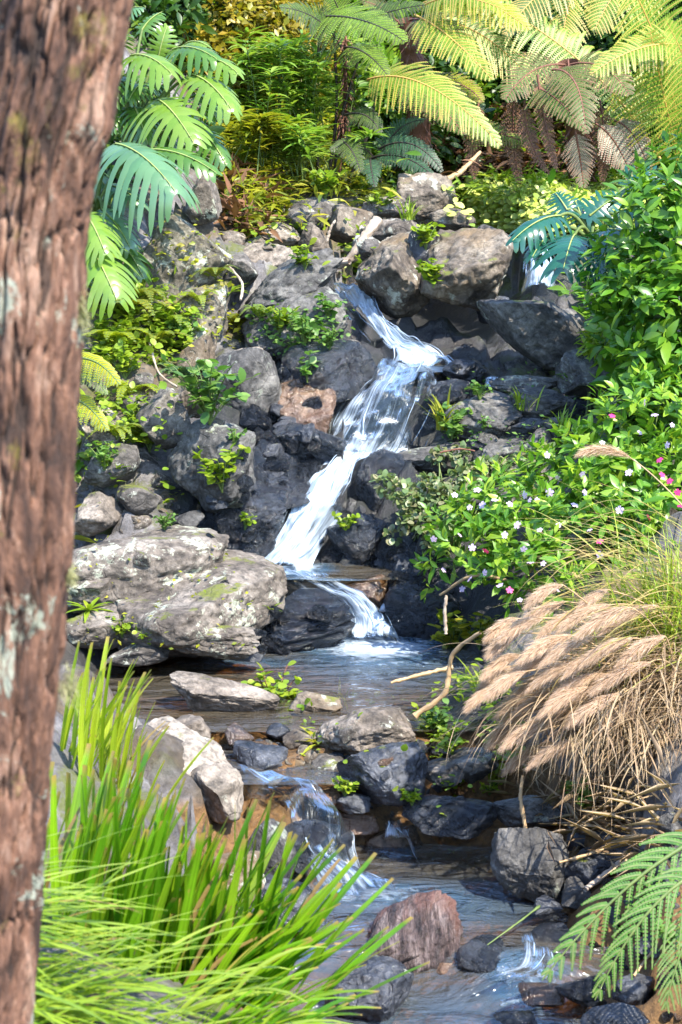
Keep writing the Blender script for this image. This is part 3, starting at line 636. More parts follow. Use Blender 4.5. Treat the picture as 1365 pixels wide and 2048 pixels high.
ROCKS = [
 # upper garden edge
 (845, 392, 135, 95, 13.1, 'brown', 'pointed brown boulder at the near edge of the leafy lawn', 12, {}),
 (625, 432, 88, 70, 12.7, 'grey', 'round dark grey boulder below the slender-leaved plants', 20, {}),
 (556, 474, 96, 58, 12.5, 'pale', 'low flat pale rock left of the upright white stone', 5, {}),
 (630, 487, 62, 78, 12.4, 'pale', 'small upright whitish stone at the head of the stream', -10, {}),
 (700, 448, 92, 72, 12.5, 'brown', 'rounded brown rock behind the fallen driftwood', 0, {}),
 (775, 412, 110, 42, 12.9, 'pale', 'flat pale rock just left of the pointed brown boulder', 0, {}),
 (535, 520, 125, 72, 12.2, 'pale', 'bright white slab above the long sloping ledge', 12, {}),
 (465, 490, 60, 55, 12.3, 'pale', 'small pale stone between the mossy outcrop and white slab', 0, {}),
 (405, 398, 74, 100, 12.1, 'lichen', 'tall lichen-spotted block beside the bluish split leaves', 4, {'facets': 6}),
 (785, 470, 120, 60, 12.2, 'pale', 'pinkish pale rock lying behind the driftwood end', 8, {}),
 (905, 440, 90, 45, 12.8, 'brown', 'low brown rock in front of the leafy lawn', 0, {}),
 (990, 470, 80, 40, 12.6, 'grey', 'low grey rock behind the thin side fall', 0, {}),
 (788, 560, 158, 160, 11.75, 'brown', 'large tan boulder left of the dark hollow', 8, {'facets': 9, 'deep': 1.5}),
 (745, 500, 80, 60, 11.9, 'grey', 'grey stone wedged under the driftwood', 0, {}),
 (838, 492, 46, 70, 11.75, 'dark', 'narrow dark stone between the two largest tan boulders', 8, {}),
 (935, 540, 205, 168, 11.75, 'brown', 'largest tan boulder overhanging the dark hollow', 14, {'facets': 10, 'deep': 1.4}),
 (1062, 648, 235, 112, 11.2, 'slab', 'blue grey slab leaning against the dark rock at right', -36, {'facets': 7, 'rough': .6}),
 (1135, 682, 150, 110, 11.3, 'slab', 'dark rock behind the leaning blue grey slab', -20, {'facets': 7}),
 (985, 620, 70, 60, 11.8, 'dark', 'wet stone glinting beside the mouth of the dark hollow', 0, {}),
 (880, 694, 190, 36, 11.75, 'wet', 'flat wet black rock inside the dark hollow', 0, {}),
 # left bank
 (585, 578, 250, 110, 11.45, 'slab', 'long sloping ledge with a pale top above the upper cascade', 20, {'facets': 7, 'layers': 2}),
 (470, 548, 90, 70, 11.6, 'grey', 'grey stone at the left end of the sloping ledge', 10, {}),
 (372, 530, 190, 195, 11.5, 'moss', 'tall mossy outcrop below the lichen-spotted block', 0, {'facets': 8}),
 (590, 655, 220, 130, 11.35, 'slab', 'flat grey rock face under the sloping ledge', 10, {'facets': 6}),
 (400, 640, 170, 130, 11.25, 'moss', 'crumbling mossy rock under the tall outcrop', 25, {'facets': 8}),
 (664, 745, 215, 120, 10.95, 'wet', 'wet black dome between the two upper falls', 6, {'facets': 6, 'rough': .8}),
 (660, 706, 150, 44, 10.98, 'grey', 'dry pale cap stone on the wet black dome', 8, {}),
 (395, 718, 70, 130, 10.8, 'brown', 'narrow leaning shard of brown rock on the left bank', -30, {}),
 (485, 790, 160, 190, 10.72, 'slab', 'smooth grey slab standing left of the wet black dome', -6, {'facets': 6, 'rough': .7}),
 (480, 725, 130, 50, 10.85, 'pale', 'pale flat top stone of the smooth grey slab', 10, {}),
 (328, 842, 104, 118, 10.2, 'grey', 'egg-shaped grey boulder on the left bank', 18, {'facets': 7, 'rough': .7}),
 (385, 808, 60, 60, 10.3, 'brown', 'brown shard behind the egg-shaped boulder', 30, {}),
 (600, 835, 150, 160, 10.75, 'wetbrown', 'reddish wet rock face left of the broad veil', 0, {}),
 (600, 895, 180, 100, 10.5, 'wet', 'wet black ledge below the reddish rock face', -15, {'layers': 2}),
 (425, 935, 190, 180, 9.98, 'slab', 'big cracked grey boulder in the middle of the left bank', 12, {'facets': 8}),
 (545, 955, 250, 150, 10.38, 'wet', 'glistening black rock left of the white chute', -12, {'layers': 2.5}),
 (490, 1045, 210, 150, 10.1, 'wet', 'lower glistening black rock beside the foot of the chute', 10, {'layers': 2.5}),
 (590, 1010, 70, 90, 10.25, 'wet', 'black stone lapped by the left edge of the chute', 0, {}),
 (372, 1042, 78, 46, 9.75, 'slab', 'blue grey stone among the rubble left of the black rocks', 0, {}),
 (410, 1078, 60, 44, 9.65, 'dark', 'small dark stone above the lichen boulders', 0, {}),
 (225, 930, 120, 80, 9.95, 'grey', 'grey stone beside the tree trunk under the clover plants', 12, {}),
 (200, 860, 90, 90, 10.1, 'pale', 'pale rock half hidden behind the tree trunk', 0, {}),
 (280, 1000, 90, 60, 9.8, 'grey', 'grey rubble stone beneath the cracked boulder', 0, {}),
 (195, 1030, 100, 80, 9.7, 'pale', 'brownish pale stone touching the tree trunk above the lichen boulders', 0, {}),
 (260, 1140, 420, 150, 9.5, 'lichen', 'broad lichen-crusted boulder behind the largest one', 3, {'facets': 3, 'rough': .9, 'deep': 1.2, 'seed': 31}),
 (395, 1222, 370, 182, 9.25, 'lichen', 'largest lichen-crusted boulder sloping towards the calm pool', 5, {'facets': 3, 'deep': 1.2, 'rough': .85, 'seed': 77}),
 (425, 1276, 195, 66, 8.95, 'lichen', 'long low lichen block at the edge of the calm pool', -8, {'layers': 2}),
 (275, 1308, 130, 44, 8.9, 'grey', 'flat grey stone at the far left edge of the calm pool', 4, {}),
 (190, 1262, 120, 84, 9.0, 'lichen', 'lichen stone under the yellow rosette beside the trunk', 0, {}),
 (180, 1180, 110, 90, 9.2, 'lichen', 'lichen stone half behind the tree trunk', 0, {}),
 (570, 1262, 300, 125, 9.52, 'slick', 'wet black slope dipping into the calm pool', 20, {'facets': 5, 'rough': 1.0, 'deep': .8, 'layers': 2.5}),
 (480, 1300, 110, 40, 9.0, 'dark', 'dark stone at the foot of the wet black slope', 0, {}),
 (735, 1182, 110, 62, 9.8, 'wetbrown', 'brown wet rock splitting the lowest fall', 4, {'facets': 6}),
 (845, 1222, 170, 125, 9.75, 'wet', 'wet black boulder right of the lowest fall', 0, {'facets': 8}),
 (835, 1130, 150, 120, 10.0, 'wet', 'shaded black rock above the lowest fall', 0, {'facets': 8}),
 (705, 1075, 110, 120, 10.15, 'wet', 'black rock at the right edge of the chute', -30, {}),
 (760, 970, 110, 140, 10.4, 'wet', 'dark wet rock between the veil and the herb mat', -35, {}),
 (930, 745, 90, 60, 11.0, 'dark', 'dark stone at the right end of the upper cascade', 0, {}),
 (905, 790, 80, 60, 10.85, 'wet', 'wet stone at the right shoulder of the broad veil', 0, {}),
 # right bank slabs
 (965, 835, 165, 100, 10.6, 'slab', 'broad layered grey slab right of the broad veil', -8, {'layers': 2.5, 'facets': 8}),
 (1085, 806, 120, 58, 10.6, 'slab', 'flat layered slab in the upper right rubble', -6, {'layers': 2}),
 (1052, 768, 150, 40, 10.85, 'slab', 'thin grey slab below the leaning blue grey slab', -4, {'layers': 1.5}),
 (1050, 858, 100, 50, 10.5, 'dark', 'dark block under the flat layered slab', 0, {}),
 (1115, 862, 90, 60, 10.4, 'slab', 'grey block nearest the flowering bush on the right bank', 0, {}),
 (1010, 905, 120, 50, 10.35, 'slab', 'squat grey block above the herb mat', 0, {}),
 (870, 918, 150, 50, 10.45, 'slab', 'low mossy-edged slab right of the chute head', 6, {}),
 (1190, 748, 150, 90, 10.7, 'slab', 'large grey rock under the leafy hedge', 0, {}),
 (1235, 815, 90, 40, 10.4, 'grey', 'pale flat stone peeping out above the flowering bush', 0, {}),
 (985, 985, 120, 60, 10.1, 'slab', 'grey rock showing through the herb mat', 0, {}),
 # dam and near stream
 (445, 1400, 220, 76, 8.4, 'pale', 'long pale rock lying across the near side of the calm pool', -12, {'facets': 7}),
 (630, 1408, 105, 44, 8.4, 'brown', 'small brown flat rock beside the reddish herb', 0, {}),
 (732, 1462, 195, 104, 7.95, 'pale', 'broad rounded pale boulder in the middle of the gravel dam', 0, {'facets': 8}),
 (768, 1548, 180, 125, 7.65, 'dark', 'angular dark grey boulder in front of the broad pale one', 14, {'facets': 7}),
 (376, 1470, 102, 84, 8.1, 'pale', 'pale pointed stone behind the strap leaves', 0, {}),
 (522, 1532, 112, 86, 7.85, 'dark', 'wet dark stone beside the front rapid', 0, {}),
 (330, 1545, 290, 170, 7.5, 'bleached', 'wide sunlit flat rock behind the strap leaves', 6, {'facets': 6}),
 (435, 1590, 110, 110, 7.3, 'bleached', 'pale rock left of the front rapid', 0, {}),
 (540, 1700, 110, 120, 7.05, 'slab', 'smooth bluish rock behind the tallest strap leaves', 0, {'facets': 6}),
 (560, 1815, 150, 100, 6.85, 'dark', 'dark rock at the left edge of the brown stream', 6, {}),
 (470, 1760, 130, 110, 6.8, 'brown', 'brown rock hidden among the strap leaves', 0, {}),
 (634, 1682, 140, 104, 7.36, 'wet', 'round stone under the veil of the front rapid', 0, {'facets': 5, 'rough': .6}),
 (790, 1682, 120, 50, 7.70, 'wetbrown', 'wet brown lip stone under the tiny double trickle', 0, {}),
 (700, 1640, 120, 40, 7.68, 'wetbrown', 'flat brown lip stone right of the round stone in the rapid', 0, {}),
 (640, 1592, 96, 48, 7.62, 'wetbrown', 'wet brown stone at the lip beside the front rapid', 6, {}),
 (706, 1604, 76, 40, 7.60, 'dark', 'small dark stone at the lip in front of the angular dark boulder', 0, {}),
 (572, 1548, 64, 44, 7.80, 'dark', 'small dark stone touching the wet dark stone by the rapid', 10, {}),
 (604, 1482, 78, 44, 8.0, 'brown', 'brown stone between the reddish herb and the broad pale boulder', -8, {}),
 (556, 1464, 54, 36, 8.05, 'dark', 'little dark stone under the reddish herb', 0, {}),
 (655, 1532, 66, 40, 7.8, 'grey', 'little grey stone left of the angular dark boulder', 12, {}),
 (480, 1468, 60, 40, 8.05, 'wetbrown', 'little wet brown stone in the gap where the pool drains', 0, {}),
 (888, 1545, 90, 50, 7.75, 'grey', 'grey stone under the clover right of the angular dark boulder', 0, {}),
 (945, 1530, 100, 70, 7.8, 'slab', 'grey rock nestled at the foot of the plume grass', -10, {}),
 (898, 1628, 190, 88, 7.5, 'wet', 'dark undercut rock with a mossy top beside the brown stream', -6, {'layers': 2}),
 (1058, 1622, 160, 76, 7.55, 'slab', 'flat grey rock below the dry plume grass', 4, {}),
 (1060, 1735, 158, 172, 7.1, 'slab', 'big blocky grey boulder standing in the right edge of the stream', 3, {'facets': 8}),
 (1172, 1738, 110, 66, 7.05, 'dark', 'flat dark stone right of the blocky boulder', 6, {}),
 (1175, 1680, 90, 56, 7.3, 'dark', 'dark stone under the hanging dry grass', 0, {}),
 (1150, 1792, 60, 60, 6.95, 'slab', 'leaning grey stone at the corner of the blocky boulder', -40, {}),
 (1095, 1818, 60, 40, 6.85, 'dark', 'small rounded dark stone in the water in front of the blocky boulder', 0, {}),
 (1270, 1722, 150, 84, 7.0, 'dark', 'dark rock above the drooping fern frond', 0, {}),
 (812, 1888, 250, 120, 6.72, 'red', 'striped reddish rock standing in the stream', 30, {'facets': 12, 'layers': 2}),
 (745, 1992, 185, 150, 6.4, 'dark', 'large dark wet boulder at the bottom edge', 10, {'facets': 9}),
 (972, 1920, 125, 76, 6.62, 'wet', 'wedge-shaped wet rock right of the striped reddish one', -20, {}),
 (905, 1940, 90, 40, 6.6, 'wetbrown', 'low wet stone between the reddish rock and the wedge', 0, {}),
 (1105, 1880, 90, 60, 6.75, 'wet', 'dark wet stone at the head of the outflow', 0, {}),
 (1080, 1990, 110, 44, 6.42, 'wetbrown', 'brown stone washed by the outflow', 0, {'rough': .6}),
 (1160, 1975, 100, 60, 6.35, 'wet', 'wet stone beside the outflow under the fern tip', 0, {}),
 (1275, 1985, 100, 70, 6.2, 'dark', 'dark stone beneath the drooping fern frond', 0, {}),
 (1310, 1900, 90, 60, 6.4, 'dark', 'dark stone by the orange twig at the right edge', 0, {}),
 (1230, 2035, 140, 50, 6.0, 'dark', 'flat dark stone cut by the bottom edge of the view', 0, {}),
 (1030, 2040, 90, 36, 6.15, 'wet', 'small wet stone in the lowest reach', 0, {}),
]
for r in ROCKS:
    cx, cy, w, h, Y, mat, lab, rot, kw = r
    rock(cx, cy, w, h, Y, mat, lab, rot, name='boulder' if w > 75 else 'stone', cat='boulder' if w > 75 else 'stone', **kw)

# sight tests against ground and rocks
TG = grid_faces(len(gx), len(gy))
_bv = np.vstack([np.stack([GX, GY, GZ], -1).reshape(-1, 3)] + ROCKV)
_bf = TG.tolist() + (np.vstack(ROCKF) + GX.size).tolist()
BVH = BVHTree.FromPolygons(_bv.tolist(), _bf)
def hit(px, py):
    global HITROCK
    loc, nrm, i, d = BVH.ray_cast(Vector(tuple(CAM)), Vector(tuple(unit(ray(px, py)))))
    HITROCK = i is not None and i >= len(TG)
    if loc is None: return pix(px, py, 15), np.array([0, 0, 1.0])
    return np.array(loc), np.array(nrm)
def drop(x, y, z=9):
    loc, nrm, i, d = BVH.ray_cast(Vector((x, y, z)), Vector((0, 0, -1)))
    return np.array(loc), np.array(nrm)
def inside(poly, n, seed):
    r = np.random.default_rng(seed); P = np.array(poly, float); lo = P.min(0); hi = P.max(0); out = []
    while len(out) < n:
        q = r.uniform(lo, hi); c = False; j = len(P) - 1
        for i in range(len(P)):
            if (P[i, 1] > q[1]) != (P[j, 1] > q[1]) and q[0] < (P[j, 0] - P[i, 0]) * (q[1] - P[i, 1]) / (P[j, 1] - P[i, 1]) + P[i, 0]: c = not c
            j = i
        if c: out.append(q)
    return np.array(out)

# small loose stones and gravel: a few shapes, one object each
SMALL = []
for k in range(10):
    V, F = rock_shape(900 + k, np.array([1, .8, .62]) * .5, 4, 15, .8)
    mb = MB(); mb.add(V, F); SMALL.append(mb)
_meshes = {}
def pebbles(poly, n, s0, s1, mats, label, group, seed, name='pebble', cat='pebble', onrock=.04):
    r = np.random.default_rng(seed)
    for q in inside(poly, n, seed):
        loc, nrm = hit(*q)
        if HITROCK and onrock < r.random(): continue
        k = int(r.integers(10)); mt = mats[int(r.integers(len(mats)))]
        if (k, mt) not in _meshes:
            o = SMALL[k].build(name, RM[mt]); _meshes[(k, mt)] = o.data
        else:
            o = bpy.data.objects.new(name, _meshes[(k, mt)]); COL.objects.link(o)
        s = (s0 + (s1 - s0) * r.random() ** 2) / ppm(loc)
        o.location = loc - nrm * s * .18; o.scale = (s, s, s); o.rotation_euler = (r.uniform(-.4, .4), r.uniform(-.4, .4), r.uniform(0, 6.28))
        tag(o, label, cat, group)
pebbles([(560, 1440), (860, 1480), (980, 1560), (760, 1660), (560, 1630), (500, 1480)], 150, 14, 44, ['brown', 'dark', 'wetbrown', 'grey', 'dark'], 'small wet pebble in the gravel dam of the stream', 'pebbles in the gravel dam', 1)
pebbles([(160, 950), (420, 1000), (440, 1090), (260, 1090), (150, 1050)], 45, 16, 44, ['brown', 'grey', 'pale', 'brown'], 'loose rubble stone under the cracked grey boulder on the left bank', 'rubble stones on the left bank', 2, 'rubble_stone', 'stone')
pebbles([(1100, 1640), (1365, 1680), (1365, 1850), (1180, 1880), (1120, 1780)], 50, 20, 60, ['dark', 'dark', 'slab', 'wet'], 'small dark stone on the bank under the dry grass', 'dark stones under the dry grass', 3, 'bank_stone', 'stone')
pebbles([(1090, 1850), (1365, 1880), (1365, 2048), (1130, 2048)], 40, 20, 56, ['dark', 'wet', 'wetbrown'], 'small wet stone on the shore beneath the drooping fern', 'wet stones beneath the drooping fern', 4, 'shore_stone', 'stone')
pebbles([(840, 730), (1200, 700), (1220, 880), (900, 900), (860, 850)], 50, 18, 60, ['slab', 'dark', 'slab'], 'small grey stone in the layered rubble right of the falls', 'grey rubble right of the falls', 6, 'rubble_stone', 'stone')
pebbles([(470, 440), (740, 500), (700, 560), (480, 500)], 26, 16, 46, ['pale', 'brown', 'pale'], 'small pale stone at the head of the stream', 'pale stones at the head of the stream', 7, 'head_stone', 'stone')
pebbles([(820, 420), (1060, 470), (1040, 500), (820, 470)], 22, 14, 40, ['pale', 'brown', 'grey'], 'small stone along the near rim of the leafy lawn', 'stones along the lawn rim', 8, 'rim_stone', 'stone')
pebbles([(430, 870), (660, 860), (640, 1090), (420, 1090)], 24, 20, 60, ['wet', 'dark'], 'black wet stone wedged among the glistening rocks', 'black stones among the glistening rocks', 9, 'wet_stone', 'stone')
pebbles([(200, 1290), (520, 1300), (520, 1325), (200, 1335)], 14, 18, 44, ['grey', 'dark', 'lichen'], 'small stone on the waterline of the lichen boulders', 'stones on the waterline', 10, 'edge_stone', 'stone')
pebbles([(160, 880), (420, 860), (460, 1060), (330, 1080), (160, 1060)], 16, 50, 105, ['slab', 'dark', 'grey'], 'half-buried rock on the rubble slope left of the glistening rocks', 'half-buried rocks on the left slope', 11, 'bank_rock', 'boulder')
pebbles([(240, 640), (500, 600), (640, 740), (520, 860), (260, 840)], 16, 50, 110, ['slab', 'moss', 'brown', 'grey'], 'half-buried rock in the bank under the mossy outcrop', 'half-buried rocks under the mossy outcrop', 12, 'bank_rock', 'boulder')
pebbles([(880, 740), (1230, 700), (1230, 860), (1000, 930), (880, 900)], 26, 50, 110, ['slab', 'dark', 'slab'], 'half-buried grey rock among the layered slabs', 'half-buried rocks among the layered slabs', 13, 'bank_rock', 'boulder')
pebbles([(640, 980), (900, 1080), (900, 1240), (780, 1160), (660, 1120)], 34, 36, 90, ['wet', 'wet', 'dark'], 'black rock in the shade beneath the herb mat', 'black rocks beneath the herb mat', 14, 'bank_rock', 'boulder', .8)
pebbles([(520, 800), (640, 780), (650, 900), (560, 1000), (520, 1090), (420, 1110), (420, 960)], 46, 34, 100, ['wet', 'wet', 'dark', 'wet'], 'black rock wedged between the glistening rocks left of the falls', 'black rocks left of the falls', 15, 'bank_rock', 'boulder', .8)
pebbles([(440, 1150), (560, 1180), (680, 1250), (700, 1300), (500, 1310)], 16, 30, 80, ['slick', 'wet'], 'small wet ledge stone on the black slope above the calm pool', 'ledge stones on the wet black slope', 19, 'ledge_stone', 'stone', .8)
pebbles([(760, 700), (960, 700), (960, 740), (880, 880), (860, 760)], 14, 30, 70, ['wet', 'dark'], 'wet stone at the right rim of the upper falls', 'wet stones at the rim of the upper falls', 20, 'rim_rock', 'stone', .5)
pebbles([(1000, 1600), (1365, 1620), (1365, 1760), (1150, 1760)], 14, 50, 110, ['dark', 'slab', 'grey'], 'rock in the dim bank below the dry grass', 'rocks below the dry grass', 16, 'bank_rock', 'boulder')
pebbles([(540, 1420), (860, 1440), (960, 1560), (800, 1640), (520, 1600)], 20, 40, 80, ['brown', 'dark', 'grey', 'wetbrown'], 'medium stone in the gravel dam', 'medium stones in the gravel dam', 17, 'bank_rock', 'boulder')
pebbles([(200, 1050), (460, 1060), (440, 1120), (180, 1120)], 12, 36, 70, ['grey', 'slab', 'lichen'], 'stone in the row above the broad lichen boulder', 'stones above the broad lichen boulder', 18, 'bank_rock', 'boulder')
# ------------------------------------------------------------------ plant materials
G_FERN = leaf_mat('bright fern', [(.14, .26, .025), (.26, .38, .045), (.20, .32, .035)], trans=.42, rough=.45, patch=.35)
G_FERNY = leaf_mat('yellow fern', [(.30, .38, .015), (.42, .46, .02)], trans=.45, rough=.45, patch=.3)
G_FERNM = leaf_mat('green fern', [(.07, .135, .025), (.13, .20, .04)], trans=.35, patch=.5)
G_FERNT = leaf_mat('teal fern', [(.035, .11, .055), (.07, .16, .08)], trans=.3, patch=.4)
G_FERNG = leaf_mat('silvery fern', [(.22, .24, .13), (.30, .29, .20), (.16, .2, .1)], trans=.35, patch=.4)
G_FERNP = leaf_mat('drooping fern', [(.05, .15, .012), (.11, .25, .02)], trans=.35, rough=.35, patch=.4)
G_DEAD = leaf_mat('dead fern', [(.13, .055, .025), (.22, .11, .05), (.07, .035, .02)], trans=.2, rough=.8)
G_OLIVE = leaf_mat('olive leaves', [(.12, .11, .010), (.25, .21, .016), (.32, .22, .02), (.16, .18, .012)], trans=.35, patch=.8)
G_DARK = leaf_mat('deep green leaves', [(.015, .045, .008), (.04, .10, .012), (.08, .14, .014)], trans=.3, patch=.9)
G_MID = leaf_mat('mid green leaves', [(.06, .15, .010), (.13, .24, .014), (.24, .33, .02)], trans=.4, patch=.8)
G_REED = leaf_mat('slender leaves', [(.12, .24, .03), (.20, .32, .05), (.28, .36, .06)], trans=.42, patch=.5)
G_YEL = leaf_mat('yellow green weeds', [(.14, .19, .012), (.28, .30, .02), (.36, .32, .03), (.10, .17, .015)], trans=.42, patch=.7)
G_LAWN = leaf_mat('lawn leaves', [(.34, .44, .05), (.48, .54, .10), (.55, .55, .18), (.22, .34, .04)], trans=.35, patch=.6)
G_HERB = leaf_mat('herb leaves', [(.07, .17, .03), (.13, .25, .05), (.18, .29, .06)], trans=.4, patch=.4)
G_CLOVER = leaf_mat('clover leaves', [(.13, .23, .015), (.22, .32, .02), (.30, .36, .03)], trans=.42, patch=.4)
G_GREY = leaf_mat('grey green herb', [(.09, .15, .05), (.17, .23, .09), (.24, .22, .12), (.09, .18, .04)], trans=.3, patch=.5)
G_HEDGE = leaf_mat('hedge leaves', [(.04, .13, .012), (.09, .22, .018), (.20, .34, .025)], trans=.4, rough=.32, patch=.6)
G_IMP = leaf_mat('flowering bush leaves', [(.07, .20, .018), (.14, .30, .025), (.30, .42, .03)], trans=.4, rough=.36, patch=.5, vein=(.25, .35, .08))
G_STRAP = leaf_mat('strap leaves', [(.05, .17, .006), (.11, .27, .008), (.22, .38, .012), (.08, .22, .006), (.30, .36, .02)], trans=.4, rough=.33, tip=(.34, .24, .06), patch=.5)
G_STRAPY = leaf_mat('sun tinted strap leaves', [(.26, .36, .02), (.38, .44, .03)], trans=.5, rough=.4, tip=(.4, .3, .08), patch=.3)  # backlight put into the leaf colour as yellow
G_FINE = leaf_mat('fine grass', [(.17, .28, .015), (.27, .38, .03), (.33, .42, .05), (.12, .24, .02)], trans=.42, rough=.33, patch=.4)
G_SPLIT = leaf_mat('split leaf green', [(.06, .15, .02), (.11, .22, .03)], trans=.35, rough=.25, spec=.8, patch=.3)
G_SPLITY = leaf_mat('split leaf yellow green', [(.14, .26, .03), (.21, .32, .05)], trans=.4, rough=.25, spec=.7, patch=.3)
G_SPLITB = leaf_mat('split leaf blue green', [(.07, .17, .07), (.12, .23, .10)], trans=.25, rough=.28, spec=.9, patch=.3)
G_SPLITT = leaf_mat('split leaf teal', [(.008, .075, .045), (.02, .11, .06)], trans=.22, rough=.2, spec=.9, patch=.3)
M_RIB = plain_mat('leaf midrib', (.20, .26, .06), (.30, .34, .10), 30, .5)
M_STEMG = plain_mat('green stem', (.06, .11, .02), (.13, .17, .04), 30, .6)
M_STEMO = plain_mat('orange stalk', (.36, .20, .05), (.46, .30, .06), 12, .5)
M_STEMB = plain_mat('black stalk', (.012, .010, .008), (.04, .03, .02), 30, .6)
M_STEMR = plain_mat('red brown stalk', (.10, .04, .025), (.20, .08, .045), 24, .7, bump=.8)
M_WOOD = plain_mat('bleached wood', (.22, .16, .11), (.46, .37, .29), 18, .8, (1, 1, 1), .8)
M_TWIG = plain_mat('tan twig', (.30, .19, .09), (.48, .33, .18), 20, .75)
M_DRY = leaf_mat('dry straw', [(.22, .14, .08), (.36, .25, .15), (.46, .34, .20), (.16, .10, .065)], trans=.25, rough=.6, patch=.5)
M_STRAWY = leaf_mat('golden straw', [(.38, .28, .07), (.46, .34, .14), (.30, .33, .06)], trans=.3, rough=.5, patch=.4)
M_PLUME = leaf_mat('plume hairs', [(.44, .29, .20), (.56, .40, .30), (.64, .49, .385)], trans=.35, rough=.7, patch=.3)
M_PINK = leaf_mat('pale lilac petals', [(.46, .34, .60), (.60, .48, .70), (.66, .42, .58)], trans=.3, rough=.5, patch=.1)
M_MAG = leaf_mat('magenta petals', [(.62, .03, .18), (.70, .05, .24)], trans=.25, rough=.5, patch=.1)

# ------------------------------------------------------------------ plant builders
def frond_geo(mb, p0, p1, p2, wmax, npin=24, fine=15, ang=22, droop=.3, up=UP, s0=.10, prof=None, stalk=.010, blunt=.45, gap=1.0, mi=0, ms=1, sides=(1, -1)):
    p0, p1, p2 = [np.asarray(q, float) for q in (p0, p1, p2)]
    R = bez(p0, p1, p2, 60); tube(mb, R, np.linspace(stalk, stalk * .25, 60), 5, ms)
    s = s0 + (1 - s0) * (np.arange(npin) + .3) / npin
    q = s * 59; i = np.minimum(q.astype(int), 58); f = (q - i)[:, None]
    C = R[i] * (1 - f) + R[i + 1] * f; Tn = unit(R[i + 1] - R[i])
    S = unit(np.cross(Tn, up)); Nn = np.cross(S, Tn)
    Lr = np.linalg.norm(np.diff(R, axis=0), axis=1).sum(); sp = Lr * (1 - s0) / npin
    k = (s - s0) / (1 - s0)
    pf = (np.clip(k * 4.0 + .45, 0, 1) * np.clip((1 - k), 0, 1) ** .62) if prof is None else prof(k)
    a = math.radians(ang)
    for sg in sides:
        pl = wmax * pf * rng.uniform(.9, 1.06, npin)
        aa = a + rng.normal(size=npin) * .06 + k * .25
        D = unit(S * sg * np.cos(aa)[:, None] + Tn * np.sin(aa)[:, None] + Nn * .12)
        t = (np.arange(fine) + .5) / fine
        dr = np.outer(pl, t ** 2) * droop * rng.uniform(.7, 1.3, npin)[:, None]
        P = C[:, None] + D[:, None] * (pl[:, None] * t[None])[..., None] - UP * dr[..., None]
        Dl = unit(np.gradient(P, axis=1)); Ql = unit(np.cross(Dl, Nn[:, None])); Ql = Ql * np.sign((Ql * Tn[:, None]).sum(-1, keepdims=True))
        w = (pl / fine * .48)[:, None] * np.ones(fine)
        ln = np.minimum(sp * .56 * gap, pl[:, None] * .6) * (1 - .7 * t[None] ** 2.2)
        for s2 in (1, -1):
            dir_ = unit(Ql * s2 + Dl * .35 - UP * .12)
            a0 = P - Dl * w[..., None]; a1 = P + Dl * w[..., None]
            e = P + dir_ * ln[..., None]
            b1 = e + Dl * (w * blunt)[..., None]; b0 = e - Dl * (w * blunt)[..., None]
            V = np.stack([a0, a1, b1, b0], 2).reshape(-1, 3)
            mb.add(V, np.arange(len(V)).reshape(-1, 4), mi)
        # thin rib of each pinna
        wr = .0022
        E = np.stack([P + Ql * wr, P - Ql * wr], 2)
        F = grid_faces(2, fine)
        mb.add((E + Nn[:, None, None] * .0015).reshape(-1, 3), (F[None] + (np.arange(npin) * 2 * fine)[:, None, None]).reshape(-1, 4), ms)

def split_leaf_geo(mb, base, tip, nrm, wr=.5, nl=9, arch=.14, droop=.45, seed=0, gap=.58):
    r = np.random.default_rng(seed)
    base = np.asarray(base, float); tip = np.asarray(tip, float); L = np.linalg.norm(tip - base)
    nrm = unit(np.asarray(nrm, float)); ax = unit(tip - base); nrm = unit(nrm - ax * (nrm @ ax))
    A = bez(base, (base + tip) / 2 + nrm * arch * 2 * L, tip, 50); Tn = unit(np.gradient(A, axis=0))
    S = unit(np.cross(Tn, nrm)); Nn = np.cross(S, Tn)
    nt_ = 11; t = np.linspace(0, 1, nt_)
    for sg in (1, -1):
        for i in range(-1, nl):
            s = max(0.02, (i + .5) / nl); k = min(48, int(s * 49))
            a = math.radians(-48 if i < 0 else -12 + 62 * s + r.normal() * 3)
            l = L * wr * (1 - s) ** .5 * (1.0 if i >= 0 else .8) * r.uniform(.92, 1.06) + .06 * L
            if i < 0: l *= .9
            D = unit(S[k] * sg * math.cos(a) + Tn[k] * math.sin(a))
            Wd = unit(np.cross(Nn[k], D)); hw = L / nl * .56
            g = np.where(t < .34, 1.06, np.where(t < .85, gap * 1.2 - (gap * .3) * (t - .34) / .5, gap * .9 * np.sqrt(np.clip((1.0 - t) / .15, 0.02, 1))))
            g = np.minimum(g, 1.06 - .9 * smooth01((t - .25) / .14) * (1.06 - gap * 1.15) / .9)  if True else g
            dr = droop * r.uniform(.75, 1.25)
            Cn = A[k] + D * (l * (t - .10 * dr * t ** 3))[:, None] - Nn[k] * (dr * l * t ** 2.1)[:, None] * .8 - UP * (dr * l * t ** 2.5 * .45)[:, None] + Tn[k] * (l * .16 * t ** 2)[:, None]
            h = hw * g
            E0 = Cn - Wd * h[:, None] - Nn[k] * (h * .18)[:, None]; E1 = Cn + Wd * h[:, None] - Nn[k] * (h * .18)[:, None]
            V = np.stack([E0, Cn, E1], 1).reshape(-1, 3)
            uv = np.stack(np.meshgrid([-.5, 0, .5], t), -1)
            mb.add(V, grid_faces(3, nt_), 0, uv)
    tube(mb, A + Nn * .003, np.linspace(.0055, .002, 50), 5, 1)

